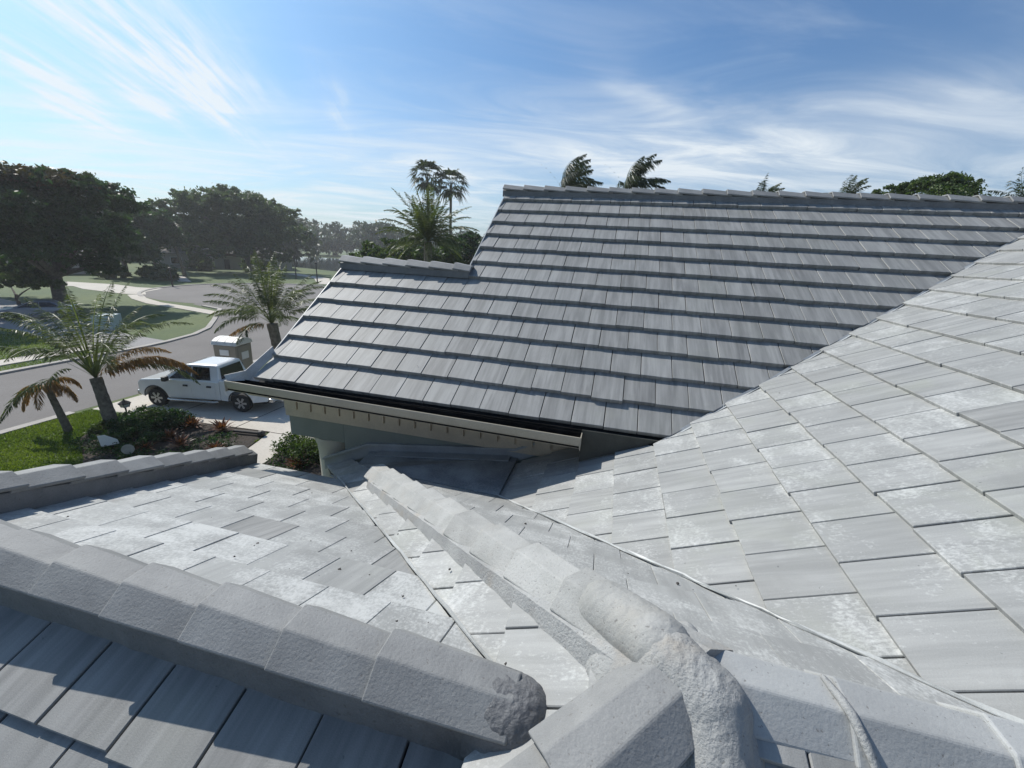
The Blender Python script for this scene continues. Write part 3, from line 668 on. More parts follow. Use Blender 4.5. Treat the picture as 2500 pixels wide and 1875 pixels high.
# eave trim on the near roof, backs of the roofs and the body of the house
MB().box(-4.02, -2.78, 3.60, 3.625, H-2.72, H-2.60).build('fascia', 'trim', house)
MB().prism([(-3.30, 1.0, 0), (-3.05, -1.6, 0), (-0.2, -1.6, 0), (-0.2, 3.3, 0), (-3.75, 3.3, 0)], [(-3.30, 1.0, H-1.75), (-3.3, -1.6, H-2.9), (-0.2, -1.6, H-2.9), (-0.2, 3.3, H-2.75), (-3.75, 3.3, H-2.75)]).build('wall', 'wall', house)
MB().box(0.0, 5.6, -2.0, YW-0.01, 0, H-2.75).build('wall', 'wall', house)
def back_slope(x0, x1, y0, z0, run, m_):
    p = [(x0, y0, H+z0), (x1, y0, H+z0), (x1, y0+run, H+z0-run*m_), (x0, y0+run, H+z0-run*m_)]
    MB().prism([(a_, b_, c_-0.15) for a_, b_, c_ in p], [(a_, b_, c_-0.05) for a_, b_, c_ in p]).build('roof_slope', 'cap', house)
back_slope(-2.05, 6.2, RY, zAr, 3.6, mA); back_slope(-3.98, -2.05, 5.79, zAl, 1.9, mA)
MB().prism_dir([(-2.05, 5.8, H-0.4), (-2.05, 9.6, H-0.4), (-2.05, RY, H+zAr-0.2)], [(-1.95, 5.8, H-0.4), (-1.95, 9.6, H-0.4), (-1.95, RY, H+zAr-0.2)]).build('gable_wall', 'wall', house)
# second near slope below the first ridge is the same house; bits of grit lying on the tiles
rs = np.random.RandomState(4); gv = []; gf = []
for s, n_ in ((SE, 46), (SF, 18), (SC, 22), (SB, 26), (SD, 10), (SA, 14)):
    for _ in range(n_):
        t = s.tiles[rs.randint(len(s.tiles))][0]; w_ = rs.dirichlet(np.ones(len(t))); u_ = sum(a*b[0] for a, b in zip(w_, t)); v_ = sum(a*b[1] for a, b in zip(w_, t))
        c = np.array(s.pt(u_, v_, -0.006)); r_ = 0.003+0.006*rs.rand()**2; i = len(gv)
        gv += [c+r_*np.array(k)*(0.6+0.8*rs.rand()) for k in ((1, 0, 0.2), (0, 1.2, 0.2), (-1, 0, 0.2), (0, -1.1, 0.2), (0.1, 0, 1.1))]
        gf += [(i, i+1, i+4), (i+1, i+2, i+4), (i+2, i+3, i+4), (i+3, i, i+4)]
gr_ = fast_mesh('roof_grit', np.array(gv), np.array(gf), plain('dark_grit', (0.05, 0.045, 0.04), 0.9)); structure(gr_, 'stuff')

# ================================================================== GROUND, STREET, PAVING
M['grass'] = ground_material('lawn_grass', (0.060, 0.095, 0.022), (0.095, 0.130, 0.030), (0.045, 0.075, 0.018), 0.4, 7.0, 0.6)
M['grass_far'] = ground_material('far_lawn_grass', (0.052, 0.090, 0.022), (0.098, 0.128, 0.030), (0.045, 0.072, 0.02), 0.12, 2.5, 0.5)
M['asphalt'] = ground_material('worn_asphalt', (0.150, 0.138, 0.128), (0.182, 0.168, 0.156), (0.125, 0.115, 0.108), 0.25, 14.0, 0.15)
M['concrete'] = ground_material('pale_concrete', (0.50, 0.455, 0.39), (0.56, 0.515, 0.445), (0.45, 0.41, 0.35), 0.5, 11.0, 0.12)
M['kerb'] = ground_material('kerb_concrete', (0.36, 0.335, 0.30), (0.42, 0.39, 0.35), (0.30, 0.28, 0.25), 0.8, 12.0, 0.2)
M['mulch'] = ground_material('dark_mulch', (0.040, 0.030, 0.022), (0.065, 0.048, 0.034), (0.018, 0.014, 0.011), 1.2, 16.0, 1.0)
M['blade'] = leaf_material('grass_blades', (0.075, 0.125, 0.018), (0.20, 0.25, 0.045), 0.4)
def grid_sheet(name, x0, x1, y0, y1, z, mat): 
    mb = MB(); mb.face([(x0, y0, z), (x1, y0, z), (x1, y1, z), (x0, y1, z)]); return structure(mb.build(name, mat))
grid_sheet('ground', -420, 420, -420, 420, 0.0, 'grass_far')
heightsheet('lawn', [(-20.4, -30), (-12.3, -30), (-12.3, 8.6), (-12.0, 10.6), (-12.4, 12.3), (-20.4, 11.9)], 0.05, 'grass')
heightsheet('road', [(-29.2, -120), (-20.95, -120), (-20.95, 40), (-29.2, 40)], 0.004, 'asphalt')
heightsheet('road', [(-29.2, 21.5), (-20.95, 24), (-20.95, 40), (-38, 60), (-52, 47), (-43.8, 36.0), (-38.8, 34.6), (-34.0, 29.8), (-31.0, 26.5)], 0.008, 'asphalt')
heightsheet('road', [(-47.0+13.2*math.cos(t), 49.5+13.2*math.sin(t)) for t in np.linspace(0, 2*math.pi, 49)[:-1]], 0.012, 'asphalt')
def ribbon(name, pts, w, z0, z1, mat, kind='structure', seg=None):
    rings = []; P_ = [Vector((*p, 0)) for p in pts]
    for i, p in enumerate(P_):
        d = (P_[min(i+1, len(P_)-1)]-P_[max(i-1, 0)]).normalized(); n_ = Vector((-d.y, d.x, 0))
        a, b = p+n_*w/2, p-n_*w/2; rings.append([(a.x, a.y, z0), (a.x, a.y, z1), (b.x, b.y, z1), (b.x, b.y, z0)])
    return structure(MB().loft(rings).build(name, mat), kind)
def kerb(pts): ribbon('kerb', pts, 0.36, -0.05, 0.10, 'kerb'); 
kerb([(-20.72, y_) for y_ in np.linspace(-120, 11.2, 30)]); kerb([(-20.72, y_) for y_ in np.linspace(18.6, 60, 20)])
kerb([(-29.4, y_) for y_ in np.linspace(-120, 20.5, 40)]+[(-29.6, 22.0), (-30.3, 24.6), (-31.6, 26.9), (-34.4, 30.0), (-39.0, 34.8), (-42.0, 35.6)])
kerb([(-47.0+13.4*math.cos(t), 49.5+13.4*math.sin(t)) for t in np.linspace(math.radians(245), math.radians(95), 30)])
ribbon('pavement', [(-31.6, -120), (-31.6, 16.0), (-31.9, 19.2)], 1.25, 0.0, 0.06, 'concrete')
ribbon('pavement', [(-36.9, 32.6), (-42.2, 33.7), (-47.0, 34.4), (-51.2, 36.0), (-54.6, 38.0)], 1.3, 0.0, 0.06, 'concrete')
# own drive, in slabs
heightsheet('driveway', [(-20.54, 11.75), (-18.9, 11.95), (-12.4, 12.45), (-12.15, 11.5), (-11.95, 10.6), (-12.3, 8.6), (-12.3, 3.0), (-10.9, 3.0), (-10.9, 8.8), (-10.75, 10.4), (-11.0, 12.1), (-8.2, 12.5), (-8.2, 18.4), (-20.54, 18.4)], 0.056, 'concrete')
for a_, b_ in (((-17.2, 12.0), (-17.2, 18.4)), ((-13.9, 12.3), (-13.9, 18.4)), ((-12.35, 12.40), (-8.3, 12.62)), ((-20.5, 15.2), (-8.4, 15.2))):
    ribbon('drive_joint', [a_, b_], 0.035, 0.04, 0.0605, 'mulch')
heightsheet('driveway', [(-80, 40.4), (-71.5, 42.9), (-66.4, 44.1), (-61.6, 43.4), (-58.6, 44.4), (-56.4, 40.5), (-54.0, 38.8), (-56.2, 37.9), (-63.3, 38.4), (-66.8, 39.6), (-80, 36.5)], 0.03, 'concrete')
heightsheet('driveway', [(-29.55, 19.4), (-33, 19.0), (-44, 20.6), (-62, 24), (-62, 29.5), (-46, 26.4), (-34, 22.6), (-29.6, 22.2)], 0.03, plain('grey_paver_drive', (0.26, 0.25, 0.24), 0.9, 0.1))  # drive in one mid-grey, darker than the pale concrete
heightsheet('path', [(-75, 58.5), (-66, 52.5), (-64.5, 53.4), (-74, 60)], 0.03, 'concrete')
heightsheet('path', [(-69, 82), (-57, 76.5), (-49, 66), (-50.5, 64.5), (-59, 74.5), (-70, 79.6)], 0.03, 'concrete')
heightsheet('mulch_bed', [(-18.9, 11.85), (-15.6, 12.15), (-12.5, 12.38), (-12.2, 11.5), (-12.0, 10.6), (-12.35, 8.6), (-12.6, 7.4), (-14.6, 7.7), (-16.2, 8.7), (-17.9, 9.7), (-18.6, 10.7)], 0.062, 'mulch')
heightsheet('mulch_bed', [(-10.85, 8.8), (-10.7, 10.4), (-10.95, 12.05), (-8.2, 12.4), (-5.0, 11.0), (-4.3, 6.0), (-9.5, 6.5)], 0.062, 'mulch')
# lake
mt, nt, bs = new_mat('lake_water'); bs.inputs['Base Color'].default_value = (0.02, 0.035, 0.04, 1); bs.inputs['Roughness'].default_value = 0.06
bump(nt, bs, noise(nt, N(nt, 'ShaderNodeTexCoord').outputs['Object'], 1.6, 3), 0.05, 0.05); M['water'] = mt
heightsheet('lake', [(-170, 150), (-135, 140), (-92, 103), (-70, 97), (-20, 110), (20, 150), (-10, 185), (-90, 190)], 0.006, 'water')
# grass blades on the near lawn (too many to count)
def blades(name, n, inside, x0, x1, y0, y1, z, h, seed, mat='blade'):
    rs = np.random.RandomState(seed); pts = []
    while len(pts) < n:
        q = rs.rand(20000, 2)*[x1-x0, y1-y0]+[x0, y0]; q = q[inside(q[:, 0], q[:, 1])]; pts += list(q)
    p = np.array(pts[:n]); hh = h*(0.4+0.9*rs.rand(n)); a = rs.rand(n)*6.283; w = 0.012+0.012*rs.rand(n); ln = (rs.rand(n, 2)-0.5)*h*1.3
    b = np.stack([p[:, 0], p[:, 1], np.full(n, z)], 1); sd_ = np.stack([np.cos(a)*w, np.sin(a)*w, np.zeros(n)], 1)
    t = b+np.stack([ln[:, 0], ln[:, 1], hh], 1); V = np.stack([b-sd_, b+sd_, t], 1).reshape(-1, 3); F = np.arange(3*n).reshape(-1, 3)
    o = fast_mesh(name, V, F, mat, tint=np.repeat(np.clip(rs.rand(n)*0.8+0.35*np.sin(p[:, 0]*1.3)*np.sin(p[:, 1]*1.7), 0, 1), 3)); structure(o, 'stuff'); return o
BED = [(-18.9, 11.85), (-12.5, 12.38), (-12.0, 10.6), (-12.6, 7.4), (-14.6, 7.7), (-16.2, 8.7), (-17.9, 9.7), (-18.6, 10.7)]
def in_poly(x, y, poly):
    c = np.zeros(x.shape, bool)
    for i in range(len(poly)):
        x0, y0 = poly[i]; x1, y1 = poly[i-1]
        c ^= ((y0 > y) != (y1 > y)) & (x < (x1-x0)*(y-y0)/(y1-y0+1e-12)+x0)
    return c
blades('lawn_grass', 46000, lambda x, y: (~in_poly(x, y, BED)) & (x < -12.2), -20.5, -12, 4.0, 11.7, 0.05, 0.075, 3)
blades('verge_grass', 22000, lambda x, y: (np.abs(x+31.6) > 0.7), -40, -29.7, 8, 20, 0.0, 0.09, 4)

# ================================================================== PLANTS
M['leaf_dark'] = leaf_material('dark_evergreen_leaf', (0.013, 0.031, 0.011), (0.046, 0.098, 0.028), 0.4)
M['leaf_oak'] = leaf_material('oak_leaf', (0.032, 0.058, 0.026), (0.105, 0.145, 0.062), 0.4)
M['leaf_rust'] = leaf_material('rusty_flowering_leaf', (0.030, 0.040, 0.014), (0.095, 0.058, 0.024), 0.25)
M['leaf_mid'] = leaf_material('mid_green_leaf', (0.030, 0.058, 0.014), (0.085, 0.125, 0.030), 0.35)
M['leaf_far'] = leaf_material('far_wood_leaf', (0.024, 0.042, 0.022), (0.066, 0.092, 0.040), 0.25)
M['frond'] = leaf_material('palm_frond', (0.045, 0.068, 0.022), (0.125, 0.145, 0.050), 0.35, 0.45)
M['frond_dark'] = leaf_material('dark_palm_frond', (0.018, 0.030, 0.014), (0.055, 0.072, 0.026), 0.3, 0.45)
M['frond_dead'] = leaf_material('dry_palm_frond', (0.15, 0.075, 0.026), (0.36, 0.20, 0.075), 0.3, 0.7)
M['brom'] = leaf_material('bromeliad_leaf', (0.045, 0.020, 0.014), (0.24, 0.085, 0.030), 0.3, 0.4)
M['bark'] = plain('grey_bark', (0.105, 0.090, 0.075), 0.95, 0.3, 5.0, bumpv=0.8)
M['palm_bark'] = plain('palm_bark', (0.135, 0.115, 0.085), 0.95, 0.3, 7.0, bumpv=0.9)
def leaf_cloud(name, parent, blobs, nclump, per, size, mat, seed, crad=0.16, flat=0.6, shell=0.55, break_up=0):
    """blobs: (centre, radii) in the parent's space; leaf-sized quads gathered in clumps"""
    rs = np.random.RandomState(seed)
    if break_up:                      # lobes of uneven size on every blob give a ragged outline
        nb = []
        for c, r in blobs:
            nb.append((c, tuple(0.64*q for q in r)))
            for _ in range(break_up):
                d = rs.normal(size=3); d /= np.linalg.norm(d); d[2] = abs(d[2])*0.9-0.15; k = 0.20+0.30*rs.rand()
                nb.append((tuple(np.array(c)+d*np.array(r)*(0.65+0.45*rs.rand())), tuple(q*k*(0.8+0.4*rs.rand()) for q in r)))
        blobs = nb
    vol = np.array([r[0]*r[1]*r[2] for c, r in blobs])**0.8; vol = vol/vol.sum(); V = []; T = []
    counts = rs.multinomial(nclump, vol)
    for (c, r), k in zip(blobs, counts):
        d = rs.normal(size=(k, 3)); d /= np.linalg.norm(d, axis=1)[:, None]; d[:, 2] = np.where(d[:, 2] < -0.75, -d[:, 2], d[:, 2])
        rad = shell+(1-shell)*rs.rand(k)**0.6; rad = np.where(rs.rand(k) < 0.18, rs.rand(k)*0.7, rad)*(0.90+0.22*rs.rand(k))
        cc = np.array(c)+d*rad[:, None]*np.array(r); R = crad*min(r)*1.0
        n = k*per; p = np.repeat(cc, per, 0)+rs.normal(size=(n, 3))*R*np.array([1, 1, flat]); tt = np.repeat(rs.rand(k), per)*0.65+rs.rand(n)*0.35
        s = size*(0.55+0.9*rs.rand(n)); a = rs.normal(size=(n, 3)); a /= np.linalg.norm(a, axis=1)[:, None]
        b = np.cross(a, rs.normal(size=(n, 3))+np.array([0, 0, 0.6])); b /= np.linalg.norm(b, axis=1)[:, None]
        a = a*s[:, None]; b = b*(s*0.5)[:, None]
        V.append(np.stack([p-a, p+b, p+a, p-b], 1).reshape(-1, 3)); T.append(np.repeat(tt, 4))
    V = np.concatenate(V); return fast_mesh(name, V, np.arange(len(V)).reshape(-1, 4), mat, parent, np.concatenate(T))
def limbs(name, parent, base, tips, r0, mat='bark', fork=0.3, seed=1, lean=(0, 0)):
    rnd = random.Random(seed); mb = MB(); hmax = max(t[2] for t in tips); f = Vector((base[0]+lean[0], base[1]+lean[1], base[2]+hmax*fork))
    b = Vector(base); mb.tube([b+Vector((0, 0, -0.2)), b+Vector((0, 0, 0.3)), b.lerp(f, 0.5)+Vector((rnd.uniform(-.1, .1), rnd.uniform(-.1, .1), 0)), f+Vector((0, 0, 0.2))], [r0*1.5, r0*1.1, r0*0.95, r0*0.85], 10)
    for t in tips:
        t = Vector(t); mid = f.lerp(t, 0.5)+Vector((rnd.uniform(-.5, .5), rnd.uniform(-.5, .5), rnd.uniform(0, .5)))*0.15*(t-f).length
        mb.tube([f-Vector((0, 0, 0.1)), f.lerp(mid, 0.5), mid, mid.lerp(t, 0.6), t], [r0*0.7, r0*0.5, r0*0.36, r0*0.2, r0*0.06], 7)
    return mb.build(name, mat, parent, smooth=60)
def tree(name, label, base, blobs, nclump, per, size, mat, r0, seed, cat='tree', group=None, fork=0.3, crad=0.16, shell=0.55, extra=None):
    base = Vector(base); t = empty(name, label, cat, base, 0, group)
    bl = [(tuple(Vector(c)-base), r) for c, r in blobs]
    limbs('trunk', t, (0, 0, 0), [tuple(Vector(c)) for c, r in bl], r0, fork=fork, seed=seed)
    leaf_cloud('crown', t, bl, nclump, per, size, mat, seed, crad*1.5, shell=shell, break_up=10)
    return t
def blob(u, v, d, ru, rv, rd=None):
    """crown lobe seen at pixel (u,v) of the photograph, d metres out; radii in pixels -> metres"""
    p = at_dist(u, v, d); k = depth(p)/1029.1; return ((p.x, p.y, p.z), (ru*k, (rd or ru)*k, rv*k))
# --- broad trees across the street
b = [blob(20, 520, 56, 120, 85), blob(140, 490, 58, 110, 65), blob(250, 500, 60, 75, 60), blob(60, 600, 54, 120, 75), blob(200, 600, 58, 100, 60), blob(285, 590, 61, 55, 60), blob(110, 455, 58, 110, 36), blob(-90, 540, 52, 110, 100), blob(250, 650, 58, 60, 35), blob(130, 650, 60, 80, 40)]
t = tree('shade_tree', 'broad dark shade tree towering beside the grey sedan', (-51, 29, 0), b, 1500, 60, 0.17, 'leaf_dark', 0.55, 21, 'tree', fork=0.28, crad=0.13)
leaf_cloud('flowering_crown', t, [(tuple(Vector(blob(40, 432, 57, 110, 18)[0])-Vector((-51, 29, 0))), blob(40, 432, 57, 110, 18)[1]), (tuple(Vector(blob(150, 440, 58, 70, 16)[0])-Vector((-51, 29, 0))), blob(150, 440, 58, 70, 16)[1])], 220, 55, 0.17, 'leaf_rust', 22, 0.45)['label'] = 'rusty flowering top of the crown'
b = [blob(490, 520, 108, 70, 50), blob(560, 500, 110, 75, 45), blob(640, 520, 112, 70, 50), blob(520, 575, 106, 95, 42), blob(640, 580, 110, 85, 48), blob(690, 560, 112, 50, 45), blob(590, 610, 108, 90, 35), blob(450, 500, 110, 38, 36), blob(490, 625, 106, 50, 28), blob(660, 628, 108, 50, 28), blob(430, 560, 110, 34, 45)]
tree('oak_tree', 'rounded leafy oak across the turning circle before the pale house', (-76, 76, 0), b, 1700, 60, 0.24, 'leaf_oak', 0.6, 23, fork=0.25, crad=0.13)
b = [blob(350, 545, 92, 55, 42), blob(400, 580, 94, 50, 50), blob(330, 610, 90, 55, 55), blob(300, 560, 96, 40, 40)]
tree('dark_tree', 'dark green tree filling the gap between shade tree and oak', (-80, 55, 0), b, 700, 55, 0.24, 'leaf_dark', 0.4, 25)
b = [blob(370, 560, 118, 45, 38), blob(440, 590, 122, 40, 40)]
tree('distant_tree', 'small distant tree just left of the oak crown', (-100, 76, 0), b, 300, 50, 0.3, 'leaf_oak', 0.3, 27)
b = [blob(20, 665, 66, 70, 25), blob(100, 690, 60, 60, 22)]
tree('hedge_shrub', 'loose dark shrub mass under the shade tree beside the sedan', (-54, 27.5, 0), b, 420, 55, 0.14, 'leaf_mid', 0.12, 28, 'shrub')
# --- shrubs across the way
def shrub(name, label, x, y, r, h, mat, seed, n=60, per=40, size=0.10, group=None, cat='shrub'):
    t = empty(name, label, cat, (x, y, 0), 0, group)
    leaf_cloud('foliage', t, [((0, 0, h*0.5), (r, r, h*0.55)), ((r*0.4, r*0.2, h*0.4), (r*0.6, r*0.6, h*0.45))], n, per, size, mat, seed, 0.22, shell=0.6)
    limbs('stems', t, (0, 0, 0), [(r*0.5, 0, h*0.6), (-r*0.5, r*0.3, h*0.6), (0, -r*0.5, h*0.7)], 0.03, fork=0.15, seed=seed); return t
shrub('garden_shrub', 'rounded pale-tipped shrub on the far lawn before the thin palm', -74.5, 54.8, 1.5, 1.7, 'leaf_mid', 31, 50, 40, 0.22)
shrub('garden_shrub', 'low wide shrub at the far drive beside the path', -75.5, 49.6, 2.3, 1.5, 'leaf_mid', 32, 60, 40, 0.22)
shrub('garden_shrub', 'green shrub on the far lawn right of the round one', -69.0, 52.7, 1.9, 2.1, 'leaf_oak', 33, 60, 40, 0.22)
shrub('garden_shrub', 'dark shrub against the pale far house, left end', -84.5, 72, 2.4, 2.4, 'leaf_oak', 34, 60, 40, 0.3)
shrub('garden_shrub', 'dark shrub against the pale far house, under the oak', -76.5, 79, 3.0, 2.2, 'leaf_oak', 35, 70, 40, 0.3)
# --- far wood beyond the lake
rs = np.random.RandomState(77); blobs = []
for i in range(150):
    a_ = math.radians(-75+1.02*i*0.9+rs.rand()*0.8); d_ = 215+rs.rand()*45; hh = 9+rs.rand()*7.5
    blobs.append(((d_*math.sin(a_), d_*math.cos(a_), hh*0.52), (6+rs.rand()*4, 6+rs.rand()*4, hh*0.54)))
for i in range(60):
    a_ = math.radians(-82+0.72*i+rs.rand()*0.6); d_ = 138+rs.rand()*30; hh = 8+rs.rand()*5
    blobs.append(((d_*math.sin(a_), d_*math.cos(a_), hh*0.5), (4.5+rs.rand()*3, 4.5+rs.rand()*3, hh*0.52)))
o = leaf_cloud('far_wood', None, blobs, 3800, 30, 0.95, 'leaf_far', 41, 0.20); structure(o, 'stuff')
tr = MB()
for c, r in blobs[::2]: tr.tube([(c[0], c[1], 0), (c[0]+0.3, c[1], c[2])], [0.3, 0.12], 5)
structure(tr.build('far_wood_trunks', 'bark'), 'stuff')
# --- nearer greenery behind the lower ridge
b = [blob(930, 640, 44, 60, 45), blob(1000, 625, 46, 60, 45), blob(870, 665, 42, 45, 40), blob(1080, 640, 46, 55, 45)]
tree('light_green_tree', 'bushy mid-green tree directly behind the lower ridge', (-19, 39, 0), b, 260, 46, 0.17, 'leaf_mid', 0.2, 43)
b = [blob(1130, 610, 50, 60, 42), blob(1180, 640, 50, 55, 50), blob(1230, 650, 52, 60, 50)]
tree('dark_green_tree', 'dark bushy tree tucked against the stepped gable', (-13, 48, 0), b, 220, 46, 0.18, 'leaf_dark', 0.2, 44)
b = [blob(2200, 470, 40, 45, 22), blob(2270, 455, 40, 55, 24), blob(2330, 458, 41, 45, 26), blob(2270, 500, 40, 90, 40), blob(2355, 478, 41, 25, 18)]
tree('windswept_tree', 'windswept leafy treetop showing above the far ridge at right', (18.6, 35.4, 0), b, 420, 50, 0.085, 'leaf_mid', 0.22, 45, crad=0.24)

# ---------------- palms
def frond_geo(V, F, T, base, az, el, length, droop, nl, ll, rs, wind=(0, 0), hang=0.5, tint=None, twist=0.0, bare=0.12, lw=1.0):
    """feather frond: arching midrib with paired narrow leaflets"""
    p = np.array(base, float); d = np.array([math.cos(az)*math.cos(el), math.sin(az)*math.cos(el), math.sin(el)]); seg = 14; ds = length/seg
    pts = [p.copy()]; dirs = [d.copy()]
    for i in range(seg):
        d = d+np.array([wind[0], wind[1], -droop])*(0.4+i/seg)/seg*1.6; d /= np.linalg.norm(d); p = p+d*ds; pts.append(p.copy()); dirs.append(d.copy())
    tn = rs.rand() if tint is None else tint
    for i in range(seg):                      # midrib
        w = 0.022*(1-i/seg)*length/2+0.004; a, b = pts[i], pts[i+1]; s_ = np.cross(dirs[i], [0, 0, 1.0]); n_ = np.linalg.norm(s_); s_ = s_/n_*w if n_ > 1e-3 else np.array([w, 0, 0])
        k = len(V); V += [a-s_, a+s_, b+s_*0.9, b-s_*0.9]; F.append((k, k+1, k+2, k+3)); T += [min(1, tn+0.3)]*4
    for j in range(nl):
        f = bare+(1-bare)*(j+0.5)/nl; x = f*seg; i = min(int(x), seg-1); c = pts[i]+(pts[i+1]-pts[i])*(x-i); d = dirs[i]
        s_ = np.cross(d, [0, 0, 1.0]); s_ /= max(np.linalg.norm(s_), 1e-6); L = ll*(math.sin(math.pi*min(1, f*0.88+0.12))**0.6)*(0.8+0.4*rs.rand())
        for sg in (-1, 1):
            q = s_*sg*0.75+d*0.55+np.array([wind[0]*0.7, wind[1]*0.7, -hang*(0.5+rs.rand())])+rs.normal(size=3)*0.10; q /= np.linalg.norm(q)
            wv = np.cross(q, s_*sg+np.array([0, 0, 0.5])+rs.normal(size=3)*0.3); wv = wv/max(np.linalg.norm(wv), 1e-6)*(0.014+0.022*ll)*lw
            e = c+q*L; mpt = c+q*L*0.5+np.array([0, 0, 0.04*L]); e = e+np.array([wind[0], wind[1], -hang])*L*0.18
            k = len(V); V += [c-wv*0.6, mpt-wv, e, mpt+wv]; F.append((k, k+1, k+2, k+3)); T += [tn*0.7+0.3*rs.rand()]*4
def palm(name, label, base, top, r0, fronds, mat, seed, group=None, dead=(), trunk_bulge=0.0, cat='palm tree', lean=None):
    """fronds/dead: lists of frond_geo keyword dicts; base world, top world"""
    rs = np.random.RandomState(seed); base = Vector(base); t = empty(name, label, cat, base, 0, group); tp = Vector(top)-base; n = 14; pts = []; rad = []
    mid = lean or (0, 0)
    for i in range(n+1):
        f = i/n; q = Vector((tp.x*f+mid[0]*math.sin(math.pi*f), tp.y*f+mid[1]*math.sin(math.pi*f), tp.z*f-(0.15 if i == 0 else 0))); pts.append(q)
        rad.append(r0*(1.15-0.35*f+trunk_bulge*max(0, f-0.75)*4)*(1+0.05*(i % 2)))
    MB().tube(pts, rad, 12).build('trunk', 'palm_bark', t, smooth=60)
    for nm, lst, mm in (('crown', fronds, mat), ('dry_fronds', dead, 'frond_dead')):
        if not lst: continue
        V, F, T = [], [], []
        for kw in lst: frond_geo(V, F, T, base=tuple(tp+Vector(kw.get('off', (0, 0, 0)))), rs=rs, **{k: v for k, v in kw.items() if k != 'off'})
        fast_mesh(nm, np.array(V), np.array(F), mm, t, np.array(T))
    return t
def ring(n, el, length, droop, nl, ll, rs, jit=0.25, wind=(0, 0), hang=0.5, az0=0.0, **kw):
    return [dict(**kw, az=az0+2*math.pi*(i+rs.rand()*0.7)/n, el=el+(rs.rand()-0.5)*jit*2, length=length*(0.85+0.3*rs.rand()), droop=droop*(0.8+0.4*rs.rand()), nl=nl, ll=ll, wind=wind, hang=hang) for i in range(n)]
rs = np.random.RandomState(5)
# young palm in the front bed, with two dry fronds reaching right
fr = ring(10, 1.3, 3.6, 0.8, 84, 0.40, rs, 0.15, bare=0.34, lw=0.62) + ring(10, 1.05, 3.6, 1.15, 84, 0.40, rs, 0.2, bare=0.34, lw=0.62) + ring(6, 0.75, 3.2, 1.4, 76, 0.38, rs, bare=0.34, lw=0.62)
dd = [dict(az=math.radians(38), el=0.75, length=3.6, droop=1.45, nl=80, ll=0.40, hang=1.0), dict(az=math.radians(47), el=0.62, length=3.3, droop=1.2, nl=80, ll=0.40, hang=1.0), dict(az=math.radians(28), el=0.95, length=3.0, droop=1.2, nl=60, ll=0.40, hang=0.8)]
palm('young_palm', 'young palm with green fronds and orange dry fronds in the front bed', (-17.55, 10.55, 0.05), (-18.12, 10.72, 2.0), 0.20, fr, 'frond', 6, dead=dd, trunk_bulge=0.12)
dd = [dict(az=math.radians(a_), el=e_, length=1.3, droop=2.6, nl=44, ll=0.30, hang=1.3) for a_, e_ in ((20, 0.6), (80, 0.9), (140, 0.5), (200, 0.4), (225, 0.2), (260, 0.7), (310, 0.6), (350, 1.0))]
palm('withered_palm', 'small withered palm with hanging brown fronds by the kerb', (-18.95, 10.0, 0.05), (-19.35, 9.95, 1.75), 0.11, [dict(az=1.2, el=1.2, length=1.0, droop=1.5, nl=20, ll=0.25, hang=0.9)], 'frond', 7, dead=dd)
# palm behind the portable toilet
p = at_dist(664, 790, 25)
fr = ring(14, 1.25, 3.4, 0.6, 76, 0.48, rs, 0.2, bare=0.28, lw=0.65) + ring(14, 0.9, 3.5, 0.9, 76, 0.48, rs, bare=0.28, lw=0.65) + ring(9, 0.5, 3.2, 1.1, 66, 0.46, rs, bare=0.28, lw=0.65)
palm('feather_palm', 'stout feather palm rising behind the near gable corner', (p.x+0.25, p.y+0.2, 0), (p.x, p.y, p.z), 0.27, fr, 'frond', 8, dead=[dict(az=math.radians(215), el=0.15, length=2.6, droop=1.0, nl=40, ll=0.4, hang=0.9)], trunk_bulge=0.15)
# date palm behind the lower ridge
p = at_dist(1045, 590, 34)
fr = ring(18, 1.2, 3.9, 0.6, 70, 0.55, rs, 0.3, hang=0.2) + ring(18, 0.75, 4.0, 0.8, 70, 0.55, rs, hang=0.3) + ring(16, 0.25, 3.7, 0.9, 64, 0.5, rs, hang=0.4)
palm('date_palm', 'shaggy date palm behind the lower ridge, left of the stepped gable', (p.x, p.y, 0), (p.x, p.y, p.z), 0.35, fr, 'frond', 9)
# two windblown palms behind the main ridge
for i, (u_, v_, d_, lab) in enumerate(((1372, 462, 30, 'windblown palm above the main ridge, left one of two'), (1528, 462, 30.5, 'windblown palm above the main ridge, right one of two'))):
    p = at_dist(u_, v_, d_); w_ = (0.95, 0.1)
    fr = ring(8, 1.3, 2.6, 0.45, 44, 0.60, rs, 0.25, wind=w_, hang=1.1) + ring(6, 0.75, 2.6, 0.7, 44, 0.60, rs, wind=w_, hang=1.1)
    fr = [f_ for f_ in fr if math.cos(f_['az']) > -0.75] + [dict(az=math.radians(172), el=0.95, length=2.3, droop=0.6, nl=5, ll=0.12, wind=(0.1, 0), hang=0.1), dict(az=math.radians(10), el=0.25, length=2.6, droop=0.9, nl=40, ll=0.6, wind=w_, hang=0.6), dict(az=math.radians(-20), el=0.5, length=2.6, droop=0.8, nl=40, ll=0.6, wind=w_, hang=0.6)]
    dd = [dict(az=math.radians(160), el=-0.1, length=1.6, droop=1.3, nl=24, ll=0.4, hang=0.9)] if i == 0 else []
    palm('windblown_palm', lab, (p.x, p.y, 0), (p.x, p.y, p.z), 0.2, fr, 'frond_dark', 10+i, 'palms behind the main ridge', dead=dd)
